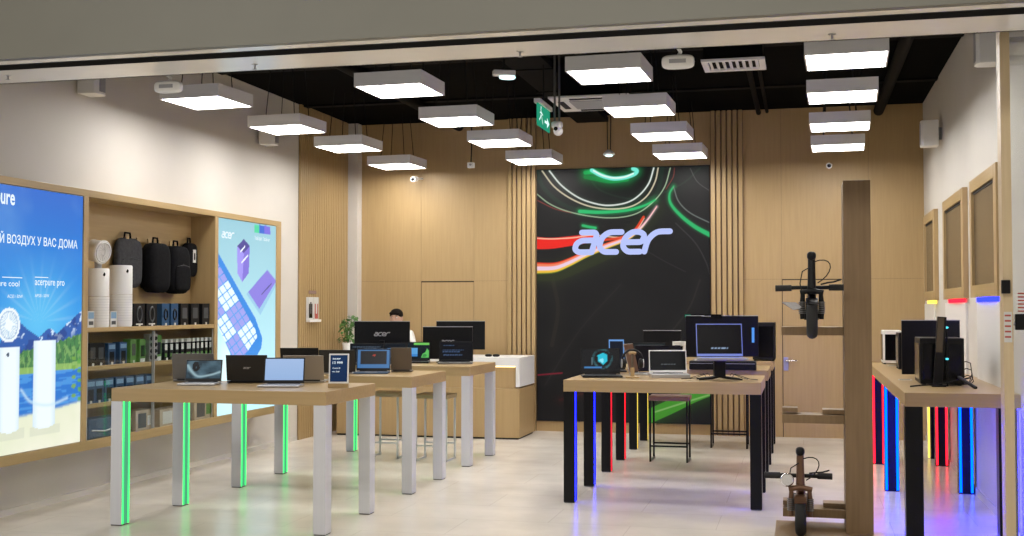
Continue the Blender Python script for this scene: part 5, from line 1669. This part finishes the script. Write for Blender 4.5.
# emergency light
p = at(504, 76, Z=3.62)
t = thing('emergency_light', 'small white emergency light with a lit pale lens under the black ceiling', 'light', (p.x, p.y, p.z), R(25))
MB().box(-.10, .10, -.04, .04, 0, .05, 'white_plastic').build('housing', t, .01)
MB().blob((.03, 0, -.01), (.075, .036, .022), 'lens_lit', .7, .7, 16).build('lens', t)
MB().tube([(0, 0, .05), (0, 0, ZC - p.z)], .01, 'black_matte', 6).build('hanger', t)
# dome camera on twin rods
p = at(557, 128, Y=10.9)
t = thing('dome_camera', 'white security camera on two dark rods beside the exit sign', 'camera', (p.x, 10.9, p.z))
MB().blob((0, 0, .03), (.055, .05, .035), 'white_plastic', .6, .9, 18).blob((.012, 0, -.03), (.045, .045, .045), 'white_plastic', 1, 1, 18).build('shell', t)
MB().blob((-.004, -.042, -.012), (.020, .012, .020), 'black_gloss', 1, 1, 14).build('lens', t)
for sx in (-.022, .022):
    MB().tube([(sx, 0, .05), (sx, 0, ZC - p.z)], .010, 'duct' if False else 'grey_lid', 8).build('rod', t)
for px, py, Y, lab, kind in ((471, 165, 13.4, 'tiny white sensor on a wire near the middle pendant panels', 'box'),
                             (415, 178.5, 14.4, 'tiny white camera on the oak back wall left of the slats', 'cam'),
                             (829, 165, 14.45, 'small white camera on the oak wall under the rightmost light column', 'cam')):
    p = at(px, py, Y=Y)
    if kind == 'box':
        t = thing('ceiling_sensor', lab, 'sensor', (p.x, Y, p.z))
        MB().box(-.04, .04, -.03, .03, -.035, .03, 'white_plastic').build('shell', t, .008)
        MB().blob((0, -.032, 0), (.015, .008, .012), 'grey_plastic').build('lens', t)
        MB().tube([(0, 0, .03), (.01, 0, .3), (0, 0, ZC - p.z)], .008, 'black_matte', 6).build('wire', t)
    else:
        t = thing('wall_camera', lab, 'camera', (p.x, Y, p.z), 0, 'small wall cameras')
        MB().tube([(0, .05, 0), (0, -.09, -.02)], .034, 'white_plastic', 14).build('shell', t)
        MB().blob((0, -.092, -.02), (.022, .01, .022), 'black_gloss', 1, 1, 12).build('lens', t)
        MB().tube([(0, .05, 0), (.03, YB - Y - .002, .02)], .014, 'white_plastic', 8).build('bracket', t)
p = at(609, 154, Y=13.0)
t = thing('ceiling_beacon', 'small mushroom-shaped lamp hanging on two wires before the LED wall', 'lamp', (p.x, 13.0, p.z))
MB().lathe([(.020, .045), (.060, .012), (.068, -.005), (.060, -.012)], 'white_plastic', 20).build('shade', t)
MB().blob((0, 0, -.018), (.045, .045, .014), 'lens_lit', 1, 1, 14).build('bulb', t)
for sx in (-.015, .015):
    MB().tube([(sx, 0, .04), (sx * 1.8, 0, ZC - p.z)], .006, 'black_matte', 5).build('wire', t)
# lock plates and stickers on the glass entrance at the right
p = at(1008, 286.5, Y=7.0)
t = thing('door_lock', 'dark square lock box on the oak jamb, left of the glass pane', 'lock', (p.x, 7.098, p.z))
MB().box(-.022, .024, -.03, 0, -.038, .038, 'black_plastic').build('case', t, .003)
p = at(1024, 322, Y=7.12)
t = thing('glass_clamp', 'dark rectangular clamp on the shopfront glass beside the jamb', 'clamp', (p.x, 7.138, p.z))
MB().box(-.045, .10, -.02, 0, -.045, .045, 'black_plastic').build('plate', t, .003)
MB().tube([(-.045, -.01, -.01), (-.075, -.015, -.02), (-.08, -.02, -.06)], .007, 'silver', 6).build('latch', t)
p = at(1005, 327, Y=7.08)
t = thing('notice_sticker', 'small red and white notice stuck on the oak jamb under the lock', 'sticker', (1.118, 7.0985, at(1008, 328, Y=7.1).z))
MB().box(-.020, .022, -.0012, 0, -.08, .09, 'boxwhite').build('sheet', t)
b = MB(); 
for k in range(5):
    b.box(-.016, .016, -.0018, -.0013, .065 - k * .03, .075 - k * .03, 'sticker')
b.build('print', t)
t = thing('notice_sticker', 'small sheet of red print on the glass above the dark clamp', 'sticker', (at(1022, 303, Y=7.13).x, 7.1385, at(1022, 303, Y=7.13).z))
b = MB()
for k in range(6):
    b.box(-.02, .06, -.0012, 0, .05 - k * .02, .058 - k * .02, 'sticker')
b.build('print', t)
t['group'] = 'notices'
